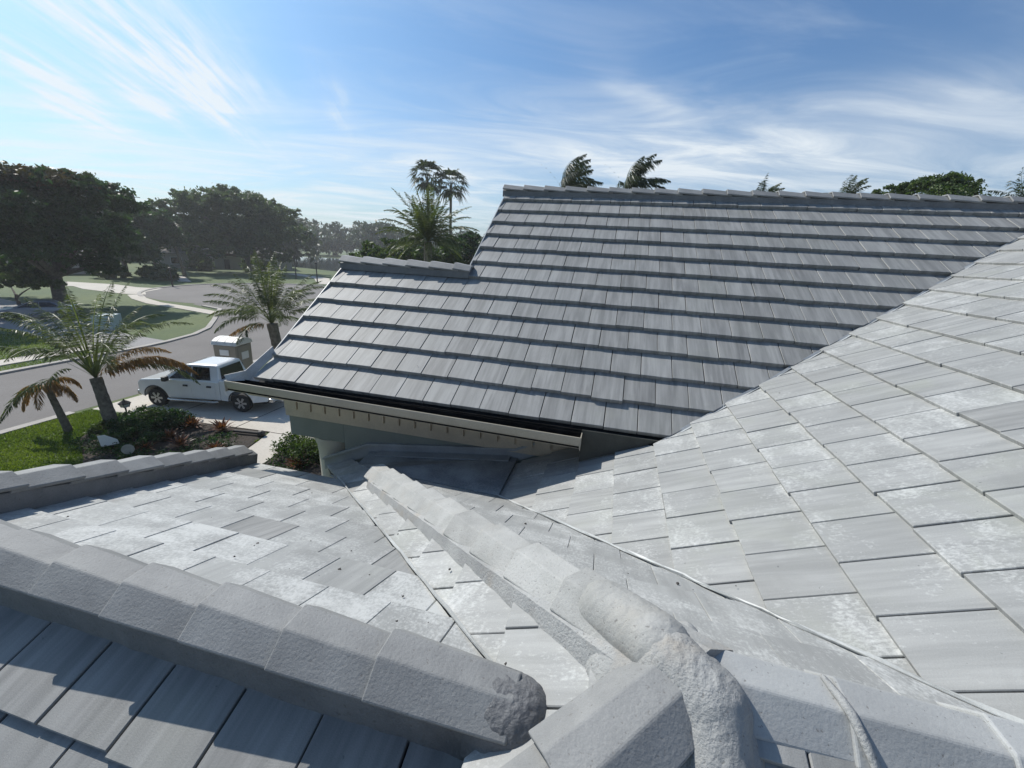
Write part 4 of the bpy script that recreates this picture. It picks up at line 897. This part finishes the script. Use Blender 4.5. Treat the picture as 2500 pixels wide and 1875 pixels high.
for i, (u_, v_, d_, ln, lab) in enumerate(((1857, 500, 34, 1.75, 'palm tips just clearing the middle of the main ridge'), (2062, 492, 36, 1.75, 'small dark palm top left of the windswept treetop'), (2500, 490, 34, 1.6, 'palm fronds at the right edge above the ridge'))):
    p = at_dist(u_, v_, d_); fr = ring(9, 1.2, ln, 0.7, 30, 0.4, rs, 0.25, wind=(0.5, 0), hang=0.5) + ring(7, 0.6, ln, 0.8, 30, 0.4, rs, wind=(0.5, 0), hang=0.6)
    palm('ridge_palm', lab, (p.x, p.y, 0), (p.x, p.y, p.z), 0.18, fr, 'frond_dark', 14+i, 'palm tops peeping over the main ridge')
# two tall fan palms
def fan_palm(name, label, base, top, seed, r=2.3, group=None):
    rs = np.random.RandomState(seed); base = Vector(base); t = empty(name, label, 'palm tree', base, 0, group); tp = Vector(top)-base
    MB().tube([(0, 0, -0.2), (tp.x*0.1, tp.y*0.1, tp.z*0.2), (tp.x*0.5, tp.y*0.5, tp.z*0.6), tuple(tp)], [0.34, 0.26, 0.22, 0.2], 10).build('trunk', 'palm_bark', t, smooth=60)
    V, F, T = [], [], []
    for i in range(30):
        az = i*2.399+rs.rand()*0.5; el = -0.85+2.1*((i+rs.rand())/30)**0.85; d = np.array([math.cos(az)*math.cos(el), math.sin(az)*math.cos(el), math.sin(el)]); L = r*(0.42+0.12*rs.rand()); c = np.array(tp)+d*L
        s_ = np.cross(d, [0, 0, 1.0]); s_ /= max(np.linalg.norm(s_), 1e-5); up = np.cross(s_, d); tn = rs.rand(); k = len(V)
        V += [np.array(tp)-s_*0.04, np.array(tp)+s_*0.04, c+s_*0.03, c-s_*0.03]; F.append((k, k+1, k+2, k+3)); T += [tn]*4
        for a_ in np.linspace(-1.25, 1.25, 11):
            q = d*math.cos(a_)+s_*math.sin(a_)+up*0.12*rs.normal(); Lf = r*0.50*(0.75+0.4*rs.rand()); m_ = c+q*Lf*0.45; e = c+q*Lf+np.array([0, 0, -0.45*Lf]); wv = np.cross(q, up)*0.14
            k = len(V); V += [c, m_-wv, e, m_+wv]; F.append((k, k+1, k+2, k+3)); T += [tn*0.7+0.3*rs.rand()]*4
    fast_mesh('crown', np.array(V), np.array(F), 'frond_dark', t, np.array(T)); return t
p = at_dist(1043, 432, 74); fan_palm('fan_palm', 'taller of the two slender fan palms against the sky', (p.x+0.5, p.y, 0), tuple(p), 51, 3.5, 'pair of tall fan palms')
p = at_dist(1101, 452, 76); fan_palm('fan_palm', 'shorter right-hand of the two slender fan palms against the sky', (p.x, p.y, 0), tuple(p), 52, 3.5, 'pair of tall fan palms')
p = at_dist(410, 560, 95); fan_palm('fan_palm', 'thin fan palm standing between dark tree and oak', (p.x+1.2, p.y+0.6, 0), tuple(p), 53, 2.2)

# ---------------- front bed planting
def bromeliad(label, x, y, r, seed, n=44):
    rs = np.random.RandomState(seed); t = empty('bromeliad', label, 'plant', (x, y, 0.06), 0, 'spiky bromeliads in the mulch beds'); V, F, T = [], [], []
    for i in range(n):
        az = i*2.399+rs.rand()*0.4; el = 0.15+1.15*(i/n)+rs.rand()*0.15; L = r*(0.75+0.4*rs.rand())*(1.0 if el < 1 else 0.8); d = np.array([math.cos(az)*math.cos(el), math.sin(az)*math.cos(el), math.sin(el)]); s_ = np.array([-math.sin(az), math.cos(az), 0])*r*0.075
        p0 = d*0.04; p1 = d*L*0.55+np.array([0, 0, 0.05*L]); p2 = d*L+np.array([0, 0, -0.10*L]); tn = 0.15+0.85*rs.rand()*(i/n)**0.4; k = len(V)
        V += [p0-s_*0.7, p0+s_*0.7, p1+s_, p1-s_, p2]; F += [(k, k+1, k+2, k+3), (k+3, k+2, k+4, k+4)]; T += [tn*0.6]*2+[tn]*3
    V = np.array(V); tri = []
    for f in F: tri += [(f[0], f[1], f[2]), (f[0], f[2], f[3])] if f[2] != f[3] else [(f[0], f[1], f[2])]
    fast_mesh('leaves', V, np.array(tri), 'brom', t, np.array(T))
    MB().lathe([(0.02, -0.02), (r*0.10, 0.0), (r*0.09, r*0.18), (0.01, r*0.25)], 10).build('heart', 'frond_dead', t); return t
for i, (x_, y_, r_, lab) in enumerate(((-15.35, 11.75, 0.60, 'dark bromeliad between the green shrubs and the drive'), (-14.05, 11.85, 0.60, 'orange bromeliad nearest the fallen bollard'), (-14.2, 10.35, 0.55, 'copper bromeliad half hidden at the front of the bed'), (-15.1, 10.7, 0.5, 'dark purple bromeliad in the middle of the mulch bed'),
        (-15.0, 9.75, 0.45, 'small dark bromeliad left of the copper one'), (-12.9, 10.5, 0.45, 'low dark bromeliad at the walkway edge'), (-9.55, 10.5, 0.5, 'copper bromeliad beside the porch column shrub'))):
    bromeliad(lab, x_, y_, r_, 60+i)
for i, (x_, y_, r_, h_, mt_, lab) in enumerate(((-17.35, 11.3, 0.7, 0.65, 'leaf_dark', 'dark clipped shrub next to the lantern'), (-16.7, 11.5, 0.75, 0.7, 'leaf_mid', 'green shrub in the middle of the front hedge'), (-16.05, 11.55, 0.65, 0.65, 'leaf_dark', 'shrub closest to the dark bromeliad in the front hedge'), (-16.6, 10.5, 0.85, 0.65, 'leaf_dark', 'dark mounded shrub behind the white yard sign'),
        (-15.8, 10.0, 0.8, 0.55, 'leaf_dark', 'low dark shrub above the round stone marker'), (-10.15, 11.15, 0.7, 0.75, 'leaf_mid', 'green shrub in the bed by the porch column, left one'), (-9.2, 11.2, 0.8, 0.85, 'leaf_mid', 'green shrub in the bed by the porch column, right one'), (-17.6, 10.3, 0.5, 0.45, 'leaf_mid', 'small light shrub at the foot of the young palm'), (-17.9, 6.4, 1.0, 0.6, 'leaf_mid', 'yellowish shrub at the left end of the near lawn'))):
    shrub('bed_shrub', lab, x_, y_, r_, h_, mt_, 80+i, 70, 44, 0.045, 'clipped shrubs in the front beds')
cov = leaf_cloud('ground_cover', None, [((-16.3, 9.6, 0.1), (1.6, 0.7, 0.16)), ((-14.2, 9.0, 0.1), (1.6, 0.9, 0.14)), ((-13.4, 10.9, 0.1), (1.0, 0.8, 0.12)), ((-9.8, 10.2, 0.1), (0.7, 0.7, 0.14))], 230, 30, 0.04, 'leaf_dark', 95, 0.8); structure(cov, 'stuff')

# ================================================================== THINGS ON THE STREET AND DRIVE
def paint(name, col, rough=0.3, metal=0.0, coat=0.0):
    mt, nt, bs = new_mat(name); g = N(nt, 'ShaderNodeTexCoord').outputs['Object']
    n1 = noise(nt, g, 2.2, 4); nt.links.new(mixrgb(nt, n1, tuple(c*0.88 for c in col), tuple(min(1, c*1.08) for c in col)), bs.inputs['Base Color'])
    bs.inputs['Roughness'].default_value = rough; bs.inputs['Metallic'].default_value = metal; bs.inputs['Coat Weight'].default_value = coat; return mt
M['white_paint'] = paint('white_car_paint', (0.68, 0.69, 0.68), 0.25, 0, 0.9); M['grey_paint'] = paint('dark_grey_car_paint', (0.19, 0.205, 0.24), 0.3, 0.2, 0.6)
M['glass'] = paint('dark_tinted_glass', (0.012, 0.014, 0.016), 0.06); M['rubber'] = paint('tyre_rubber', (0.016, 0.016, 0.016), 0.85); M['alloy'] = paint('alloy_rim', (0.42, 0.42, 0.42), 0.35, 0.7)
M['chrome'] = paint('dull_chrome', (0.55, 0.55, 0.54), 0.25, 0.9); M['black'] = paint('black_plastic', (0.02, 0.02, 0.02), 0.6); M['red'] = paint('red_plastic', (0.38, 0.02, 0.02), 0.4); M['lamp'] = paint('lamp_lens', (0.62, 0.62, 0.60), 0.15)
M['potty'] = paint('taupe_plastic', (0.255, 0.225, 0.175), 0.55); M['potty_roof'] = paint('pale_plastic_roof', (0.62, 0.61, 0.57), 0.45); M['white'] = paint('white_sheet', (0.72, 0.72, 0.70), 0.5); M['iron'] = paint('dark_iron', (0.035, 0.03, 0.026), 0.6, 0.3)
def arch(cx, cz, r, n=9): return [(cx+r*math.cos(math.pi*k/(n-1)), cz+r*math.sin(math.pi*k/(n-1))) for k in range(n)]
def wheel(parent, x, y, z, r, w, side):
    o = MB().lathe([(r*0.62, -w/2), (r*0.92, -w/2), (r, -w*0.36), (r, w*0.36), (r*0.92, w/2), (r*0.62, w/2)], 28, 'y', (x, y, z)).build('wheel', 'rubber', parent, smooth=35)
    rim = MB().lathe([(0.01, side*w*0.30), (r*0.20, side*w*0.34), (r*0.22, side*w*0.16), (r*0.55, side*w*0.20), (r*0.62, side*w*0.46), (r*0.66, side*w*0.47)], 24, 'y', (x, y, z)); ro = rim.build('rim', 'black', o, smooth=35)
    sp = MB()
    for k in range(6):
        a = 2*math.pi*k/6; u = Vector((math.cos(a), 0, math.sin(a))); v = Vector((-math.sin(a), 0, math.cos(a))); c = Vector((x, y+side*w*0.40, z)); dd_ = Vector((0, side*0.03, 0))
        sp.prism([c+u*r*0.10-v*r*0.10, c+u*r*0.62-v*r*0.15, c+u*r*0.62+v*r*0.15, c+u*r*0.10+v*r*0.10], [c+dd_+u*r*0.10-v*r*0.08, c+u*r*0.62-v*r*0.12+dd_, c+u*r*0.62+v*r*0.12+dd_, c+dd_+u*r*0.10+v*r*0.08])
    sp.lathe([(r*0.64, side*w*0.42), (r*0.66, side*w*0.49), (r*0.60, side*w*0.49), (r*0.58, side*w*0.42)], 24, 'y', (x, y, z)); sp.build('spokes', 'alloy', o); return o
def slab_side(mb, prof, ys, th, sg):
    """flat panel on a body side: prof (x,z) polygon, ys function z->y"""
    mb.prism_dir([(x, sg*ys(z), z) for x, z in prof], [(x, sg*(ys(z)+th), z) for x, z in prof]); return mb
# ---- white crew-cab pickup
TH = math.radians(191.1); tk = empty('pickup_truck', 'white crew-cab pickup truck parked on the pale drive', 'truck', (-16.92, 14.23, 0.056), TH)
FA, RA, WR = 1.84, -1.84, 0.40
def yb(z): return 0.985-max(0, z-0.95)*0.10-max(0, 0.75-z)*0.10
def body_ring(outline):
    return outline
front = [(-0.98, 0.46), (-0.98, 1.27), (1.42, 1.27), (2.42, 1.19), (2.56, 1.06), (2.58, 0.60), (2.48, 0.46)] + arch(FA, 0.44, 0.50)[0:] 
def shell(mb, outline, nzs, half=yb):
    mb.prism_dir([(x, half(z), z) for x, z in outline], [(x, -half(z), z) for x, z in outline]); return mb
shell(MB(), front, 0).build('body', 'white_paint', tk, bevel=0.035)
bedo = [(-3.02, 0.56), (-3.04, 1.34), (-1.0, 1.34), (-1.0, 0.46)] + arch(RA, 0.44, 0.50)
for sg in (1, -1):
    mb = MB(); mb.prism_dir([(x, sg*yb(z), z) for x, z in bedo], [(x, sg*(yb(z)-0.10), z) for x, z in bedo]); mb.build('bed_side', 'white_paint', tk, bevel=0.02)
MB().box(-3.0, -1.0, -0.88, 0.88, 0.62, 0.72).build('bed_floor', 'black', tk)
MB().box(-1.06, -1.0, -0.88, 0.88, 0.62, 1.33).build('bed_front', 'white_paint', tk)
MB().box(-3.06, -2.99, -0.80, 0.80, 0.62, 1.34).build('tailgate', 'white_paint', tk, bevel=0.015)
MB().box(-3.22, -3.05, -0.92, 0.92, 0.50, 0.68).build('rear_bumper', 'chrome', tk, bevel=0.03)
MB().box(2.50, 2.68, -0.95, 0.95, 0.46, 0.70).build('front_bumper', 'chrome', tk, bevel=0.04)
MB().box(2.52, 2.61, -0.62, 0.62, 0.76, 1.05).build('grille', 'chrome', tk, bevel=0.02)
for sg in (1, -1):
    MB().box(2.40, 2.59, sg*0.66 if sg > 0 else -0.93, 0.93 if sg > 0 else -0.66, 0.80, 1.04).build('headlight', 'lamp', tk, bevel=0.02)
    MB().box(-3.055, -2.96, sg*0.84 if sg > 0 else -0.97, 0.97 if sg > 0 else -0.84, 0.82, 1.28).build('tail_light', 'red', tk, bevel=0.01)
B0 = [(1.50, 0.885), (-0.96, 0.885)]; zb_, zt_ = 1.255, 1.93
gb = [(1.50, -0.90, zb_), (1.50, 0.90, zb_), (-0.97, 0.93, zb_), (-0.97, -0.93, zb_)]; gm = [(0.95, -0.79, 1.66), (0.95, 0.79, 1.66), (-0.93, 0.80, 1.66), (-0.93, -0.80, 1.66)]
gt = [(0.52, -0.68, 1.90), (0.52, 0.68, 1.90), (-0.86, 0.70, 1.90), (-0.86, -0.70, 1.90)]; gt2 = [(0.30, -0.58, zt_+0.01), (0.30, 0.58, zt_+0.01), (-0.76, 0.60, zt_+0.01), (-0.76, -0.60, zt_+0.01)]
cabm = MB().loft([gb, gt, gt2]); cab = cabm.build('cab', 'white_paint', tk, bevel=0.03)
def ysw(z): return 0.905+(0.69-0.905)*(z-zb_)/(1.90-zb_)
for sg in (1, -1):
    for nm, pr_ in (('front_window', [(1.18, 1.31), (0.58, 1.80), (0.27, 1.83), (0.27, 1.31)]), ('rear_window', [(0.20, 1.31), (0.20, 1.83), (-0.52, 1.82), (-0.62, 1.31)])):
        slab_side(MB(), pr_, lambda z: ysw(z)+0.008, 0.012, sg).build(nm, 'glass', cab)
    for (x0, x1), hx in (((0.24, 1.28), 0.36), ((-0.80, 0.22), -0.66)):
        dr = slab_side(MB(), [(x0, 0.56), (x1, 0.56), (x1, 1.25), (x0, 1.25)], yb, 0.010, sg).build('door', 'white_paint', tk, bevel=0.004)
        slab_side(MB(), [(hx, 1.02), (hx+0.19, 1.02), (hx+0.19, 1.09), (hx, 1.09)], lambda z: yb(z)+0.010, 0.035, sg).build('handle', 'black', dr)
    mr = MB().box(1.12, 1.30, sg*0.98 if sg > 0 else -1.20, 1.20 if sg > 0 else -0.98, 1.22, 1.42).build('mirror', 'black', tk, bevel=0.03)
    MB().tube([(1.28, sg*1.02, 0.42), (1.15, sg*1.06, 0.40), (-0.75, sg*1.06, 0.40), (-0.9, sg*1.02, 0.42)], 0.045, 8).build('running_board', 'chrome', tk, smooth=50)
    for xx in (FA, RA):
        wheel(tk, xx, sg*0.84, WR, WR, 0.26, sg)
        ring_ = arch(xx, 0.44, 0.53, 13); inn = arch(xx, 0.44, 0.485, 13)[::-1]
        slab_side(MB(), ring_+inn, yb, 0.012, sg).build('wheel_arch', 'black', tk)
MB().face([(1.42, -0.80, 1.30), (1.42, 0.80, 1.30), (0.60, 0.64, 1.885), (0.60, -0.64, 1.885)])
ws = MB(); ws.prism([(1.425, -0.80, 1.30), (1.425, 0.80, 1.30), (0.60, 0.63, 1.855), (0.60, -0.63, 1.855)], [(1.46, -0.80, 1.312), (1.46, 0.80, 1.312), (0.62, 0.63, 1.872), (0.62, -0.63, 1.872)]); ws.build('windscreen', 'glass', cab)
MB().prism([(-0.955, -0.70, 1.34), (-0.955, 0.70, 1.34), (-0.885, 0.62, 1.80), (-0.885, -0.62, 1.80)], [(-0.985, -0.70, 1.34), (-0.985, 0.70, 1.34), (-0.912, 0.62, 1.80), (-0.912, -0.62, 1.80)]).build('back_window', 'glass', cab)
MB().box(-2.7, 2.4, -0.6, 0.6, 0.32, 0.50).build('chassis', 'black', tk)
# ---- grey sedan across the street
cr_ = empty('sedan_car', 'grey sedan parked in the shade under the broad tree', 'car', (-45.0, 23.9, 0.03), math.radians(228))
def ys2(z): return 0.89-max(0, z-0.7)*0.12-max(0, 0.5-z)*0.15
so_ = [(2.30, 0.30), (2.36, 0.55), (2.20, 0.72), (1.15, 0.90), (-1.55, 0.96), (-2.28, 0.92), (-2.34, 0.50), (-2.25, 0.30)] + arch(-1.38, 0.32, 0.36)[::-1] + arch(1.38, 0.32, 0.36)[::-1]
MB().prism_dir([(x, ys2(z), z) for x, z in so_], [(x, -ys2(z), z) for x, z in so_]).build('body', 'grey_paint', cr_, bevel=0.04)
rf = MB().loft([[(1.10, -0.78, 0.90), (1.10, 0.78, 0.90), (-1.75, 0.78, 0.94), (-1.75, -0.78, 0.94)], [(0.25, -0.60, 1.36), (0.25, 0.60, 1.36), (-1.02, 0.60, 1.38), (-1.02, -0.60, 1.38)], [(0.0, -0.45, 1.43), (0.0, 0.45, 1.43), (-0.8, 0.45, 1.43), (-0.8, -0.45, 1.43)]]).build('cabin', 'grey_paint', cr_, bevel=0.04)
for sg in (1, -1):
    yy = lambda z: 0.785+(0.60-0.785)*(z-0.92)/0.46
    for nm, pr_ in (('front_window', [(0.85, 0.97), (0.22, 1.32), (-0.30, 1.34), (-0.30, 0.97)]), ('rear_window', [(-0.36, 0.97), (-0.36, 1.34), (-0.98, 1.32), (-1.45, 0.99)])): slab_side(MB(), pr_, lambda z: yy(z)+0.008, 0.012, sg).build(nm, 'glass', rf)
    for xx in (-1.38, 1.38): wheel(cr_, xx, sg*0.76, 0.32, 0.32, 0.2, sg)
    MB().box(2.16, 2.33, 0.50*sg if sg > 0 else -0.82, 0.82 if sg > 0 else -0.50, 0.56, 0.70).build('headlight', 'lamp', cr_, bevel=0.02)
MB().prism([(1.08, -0.70, 0.93), (1.08, 0.70, 0.93), (0.30, 0.56, 1.33), (0.30, -0.56, 1.33)], [(1.11, -0.70, 0.95), (1.11, 0.70, 0.95), (0.31, 0.56, 1.352), (0.31, -0.56, 1.352)]).build('windscreen', 'glass', rf)
# ---- portable toilet
pt = empty('portable_toilet', 'taupe portable toilet with pale domed roof behind the truck', 'portable toilet', (-18.55, 16.95, 0.056), math.radians(8))
MB().box(-0.62, 0.62, -0.60, 0.60, 0.0, 0.14).build('skid', 'black', pt, bevel=0.02)
wl_ = MB().loft([[(-0.56, -0.56, 0.14), (0.56, -0.56, 0.14), (0.56, 0.56, 0.14), (-0.56, 0.56, 0.14)], [(-0.58, -0.58, 1.98), (0.58, -0.58, 1.98), (0.58, 0.58, 1.98), (-0.58, 0.58, 1.98)]]).build('wall', 'potty', pt, bevel=0.03)
for xx in (-0.36, -0.12, 0.12, 0.36): MB().box(xx-0.05, xx+0.05, -0.598, -0.575, 0.3, 1.45).build('rib', 'potty', wl_, bevel=0.008)
dr = MB().box(0.585, 0.61, -0.42, 0.42, 0.2, 1.92).build('door', 'potty', pt, bevel=0.01); MB().box(0.612, 0.64, -0.34, -0.26, 1.0, 1.12).build('handle', 'black', dr)
MB().box(0.612, 0.622, -0.22, 0.26, 1.25, 1.62).build('door_panel', 'potty_roof', dr)
MB().box(-0.24, 0.24, -0.606, -0.599, 1.50, 1.78).build('notice', 'white', pt)
rings = []
for k in range(7):
    a = math.pi*k/6; rings.append((math.cos(a)*0.64, 2.0+math.sin(a)*0.34))
rr = MB().prism_dir([(-0.66, y_, z_) for y_, z_ in rings], [(0.66, y_, z_) for y_, z_ in rings]); rf_ = rr.build('roof', 'potty_roof', pt, bevel=0.03)
for xx in (-0.42, 0.0, 0.42): MB().prism_dir([(xx-0.05, y_*1.02, z_+0.012) for y_, z_ in rings], [(xx+0.05, y_*1.02, z_+0.012) for y_, z_ in rings]).build('roof_rib', 'potty_roof', rf_)
MB().tube([(0.48, 0.48, 0.3), (0.48, 0.48, 2.62)], 0.05, 10).build('vent_pipe', 'black', pt)
# ---- small things
ln = empty('garden_lantern', 'dark iron lantern on a post beside the young palm', 'lamp', (-18.0, 11.35, 0.06)); ln.scale = (0.8, 0.8, 0.62); MB().tube([(0, 0, 0), (0, 0, 0.95)], 0.035, 8).build('post', 'iron', ln)
MB().loft([[(-0.10, -0.10, 0.95), (0.10, -0.10, 0.95), (0.10, 0.10, 0.95), (-0.10, 0.10, 0.95)], [(-0.15, -0.15, 1.20), (0.15, -0.15, 1.20), (0.15, 0.15, 1.20), (-0.15, 0.15, 1.20)]]).build('glass_box', 'lamp', ln)
for a_, b_ in ((-1, -1), (1, -1), (1, 1), (-1, 1)): MB().tube([(a_*0.105, b_*0.105, 0.94), (a_*0.155, b_*0.155, 1.21)], 0.014, 6).build('bar', 'iron', ln)
MB().lathe([(0.26, 1.20), (0.25, 1.23), (0.09, 1.38), (0.03, 1.42), (0.035, 1.46), (0.005, 1.52)], 8).build('lid', 'iron', ln)
def yard_sign(name, label, x, y, poly, h, mat, rz, cat='sign'):
    s_ = empty(name, label, cat, (x, y, 0.06), rz); MB().prism_dir([(a_, -0.006, b_+h) for a_, b_ in poly], [(a_, 0.006, b_+h) for a_, b_ in poly]).build('panel', mat, s_)
    for a_ in (-0.09, 0.09): MB().tube([(a_, 0.012, -0.1), (a_, 0.012, h+0.15)], 0.008, 6).build('stake', 'iron', s_)
    return s_
yard_sign('yard_sign', 'white pointed yard sign standing in the mulch bed', -15.8, 9.25, [(-0.20, 0), (0.27, 0.07), (0.24, 0.22), (-0.06, 0.42), (-0.24, 0.40)], 0.25, 'white', math.radians(40))
yard_sign('round_marker', 'small round pale marker at the front of the mulch bed', -14.75, 9.1, [(0.17*math.cos(a_), 0.17+0.17*math.sin(a_)) for a_ in np.linspace(0, 6.283, 17)[:-1]], 0.22, plain('pale_marker', (0.34, 0.33, 0.29), 0.8), math.radians(45))
bo = empty('fallen_bollard', 'dark bollard lying across the bed edge by the orange bromeliad', 'bollard', (-12.95, 11.95, 0.10), math.radians(8))
MB().tube([(-0.55, 0, 0.06), (0.45, 0, 0.06)], 0.055, 10).build('post', 'iron', bo); MB().lathe([(0.05, 0.42), (0.11, 0.45), (0.12, 0.58), (0.08, 0.66), (0.01, 0.68)], 12, 'x', (0, 0, 0.06)).build('head', 'iron', bo)
rc = empty('fuel_can', 'red plastic fuel can on the drive behind the truck', 'fuel can', (-13.05, 14.45, 0.06), 0.3)
MB().prism([(-0.17, -0.12, 0), (0.17, -0.12, 0), (0.17, 0.12, 0), (-0.17, 0.12, 0)], [(-0.16, -0.11, 0.30), (0.10, -0.11, 0.34), (0.10, 0.11, 0.34), (-0.16, 0.11, 0.30)]).build('body', 'red', rc, bevel=0.03); MB().tube([(-0.10, 0, 0.33), (-0.08, 0, 0.42), (0.06, 0, 0.43), (0.09, 0, 0.35)], 0.018, 8).build('handle', 'red', rc); MB().tube([(0.13, 0, 0.30), (0.20, 0, 0.40), (0.28, 0, 0.46)], [0.03, 0.022, 0.015], 8).build('spout', 'black', rc)
cb = empty('utility_cabinet', 'pale blue-green utility cabinet on the far lawn behind the young palm', 'utility box', (-36.6, 23.2, 0), math.radians(30))
MB().box(-0.75, 0.75, -0.7, 0.7, 0, 0.12).build('plinth', 'kerb', cb, bevel=0.02); bx_ = MB().box(-0.65, 0.65, -0.6, 0.6, 0.12, 1.15).build('housing', paint('pale_green_paint', (0.33, 0.42, 0.42), 0.5), cb, bevel=0.03); MB().box(-0.6, 0.6, -0.625, -0.60, 0.2, 1.08).build('door', paint('pale_green_door', (0.36, 0.45, 0.45), 0.5), bx_, bevel=0.01)
for i, (u_, v_, d_, h_, lab) in enumerate(((722, 665, 92, 4.2, 'thin dark lamp post on the lake shore'), (775, 690, 84, 3.6, 'thin dark lamp post nearest the far wood, right of the lake'), (422, 700, 76, 2.6, 'short dark post at the kerb of the turning circle'))):
    p = at_dist(u_, v_, d_); po = empty('lamp_post', lab, 'lamp post', (p.x, p.y, 0), 0, 'posts round the turning circle'); MB().tube([(0, 0, 0), (0, 0, h_*0.9)], [0.11, 0.08], 8).build('pole', 'iron', po); MB().lathe([(0.06, h_*0.88), (0.22, h_*0.92), (0.20, h_*0.99), (0.02, h_*1.03)], 8).build('head', 'iron', po)
p = at_dist(322, 468, 100); up = empty('utility_pole', 'leaning utility pole poking up right of the shade tree', 'utility pole', (p.x+1.6, p.y+0.6, 0)); MB().tube([(0, 0, 0), (-1.0, -0.4, p.z*0.6), (-1.6, -0.6, p.z)], [0.22, 0.17, 0.13], 8).build('pole', 'bark', up)
MB().tube([(-2.2, -1.2, p.z-0.8), (-1.0, 0.1, p.z-0.8)], 0.06, 6).build('crossarm', 'bark', up)

# ================================================================== HOUSES ACROSS THE WAY
M['far_wall'] = plain('pale_stucco', (0.40, 0.37, 0.33), 0.9, 0.06, 1.0); M['far_roof'] = plain('grey_brown_shingle', (0.20, 0.185, 0.17), 0.9, 0.15, 2.0, bumpv=0.3)
def far_house(label, x, y, rz, L, D, wins, door=None, h=2.9, garage=None):
    hs = empty('neighbour_house', label, 'house', (x, y, 0), rz, 'houses across the street')
    MB().box(-L/2, L/2, -D/2, D/2, 0, h).build('wall', 'far_wall', hs)
    e = 0.6; rl = max(0.5, L/2-D/2); b0 = [(-L/2-e, -D/2-e, h-0.02), (L/2+e, -D/2-e, h-0.02), (L/2+e, D/2+e, h-0.02), (-L/2-e, D/2+e, h-0.02)]; b1 = [(a_, b_, c_+0.18) for a_, b_, c_ in b0]; rt = [(-rl, -0.05, h+0.18+D*0.24), (rl, -0.05, h+0.18+D*0.24), (rl, 0.05, h+0.18+D*0.24), (-rl, 0.05, h+0.18+D*0.24)]
    MB().loft([b0, b1, rt]).build('roof', 'far_roof', hs)
    for wx, ww in wins:
        wi = MB().box(wx-ww/2, wx+ww/2, -D/2-0.03, -D/2+0.02, 0.9, 2.2).build('window', 'glass', hs)
        for s_ in (-1, 1): MB().box(wx+s_*(ww/2+0.04)-0.05, wx+s_*(ww/2+0.04)+0.05, -D/2-0.05, -D/2-0.002, 0.84, 2.26).build('frame', 'white', wi)
        MB().box(wx-ww/2, wx+ww/2, -D/2-0.05, -D/2-0.032, 2.20, 2.28).build('frame', 'white', wi); MB().box(wx-ww/2-0.1, wx+ww/2+0.1, -D/2-0.08, -D/2-0.002, 0.76, 0.84).build('sill', 'white', wi)
    if door is not None: d_ = MB().box(door-0.5, door+0.5, -D/2-0.04, -D/2+0.02, 0.02, 2.1).build('door', 'iron', hs); MB().box(door+0.34, door+0.42, -D/2-0.09, -D/2-0.042, 1.0, 1.08).build('handle', 'chrome', d_)
    if garage is not None:
        g_ = MB().box(garage-2.4, garage+2.4, -D/2-0.04, -D/2+0.02, 0.02, 2.3).build('garage_door', 'white', hs)
        for k in range(4): MB().box(garage-2.3, garage+2.3, -D/2-0.06, -D/2-0.042, 0.1+k*0.55, 0.56+k*0.55).build('panel', 'white', g_)
    return hs
far_house('pale house behind the oak at the turning circle', -90, 84, math.radians(47), 26, 12, ((-9, 1.8), (-5, 1.8), (4, 2.4), (9, 1.8)), door=0)
far_house('pale house with garage hidden behind the shade tree', -92, 48, math.radians(64), 22, 12, ((4, 1.8), (8, 1.8)), garage=-5, door=1)
far_house('low pale house beyond the dark tree', -128, 96, math.radians(52), 24, 12, ((-6, 2.0), (-1, 2.0), (5, 2.0)))

# ================================================================== HAZE IN PLACE OF THE LENS-FLARE VEIL
mt = bpy.data.materials.new('flare_veil_haze'); mt.use_nodes = True; nt = mt.node_tree; nt.nodes.clear()
pv = nt.nodes.new('ShaderNodeVolumePrincipled'); pv.inputs['Color'].default_value = (0.93, 0.95, 0.97, 1); pv.inputs['Density'].default_value = 0.0006; pv.inputs['Anisotropy'].default_value = 0.35
mo = nt.nodes.new('ShaderNodeOutputMaterial'); nt.links.new(pv.outputs[0], mo.inputs['Volume'])
structure(MB().box(-430, 430, -430, 430, -1.0, 27.0).build('flare_haze', mt), 'stuff')  # even haze added to stand in for the flare veil over the trees
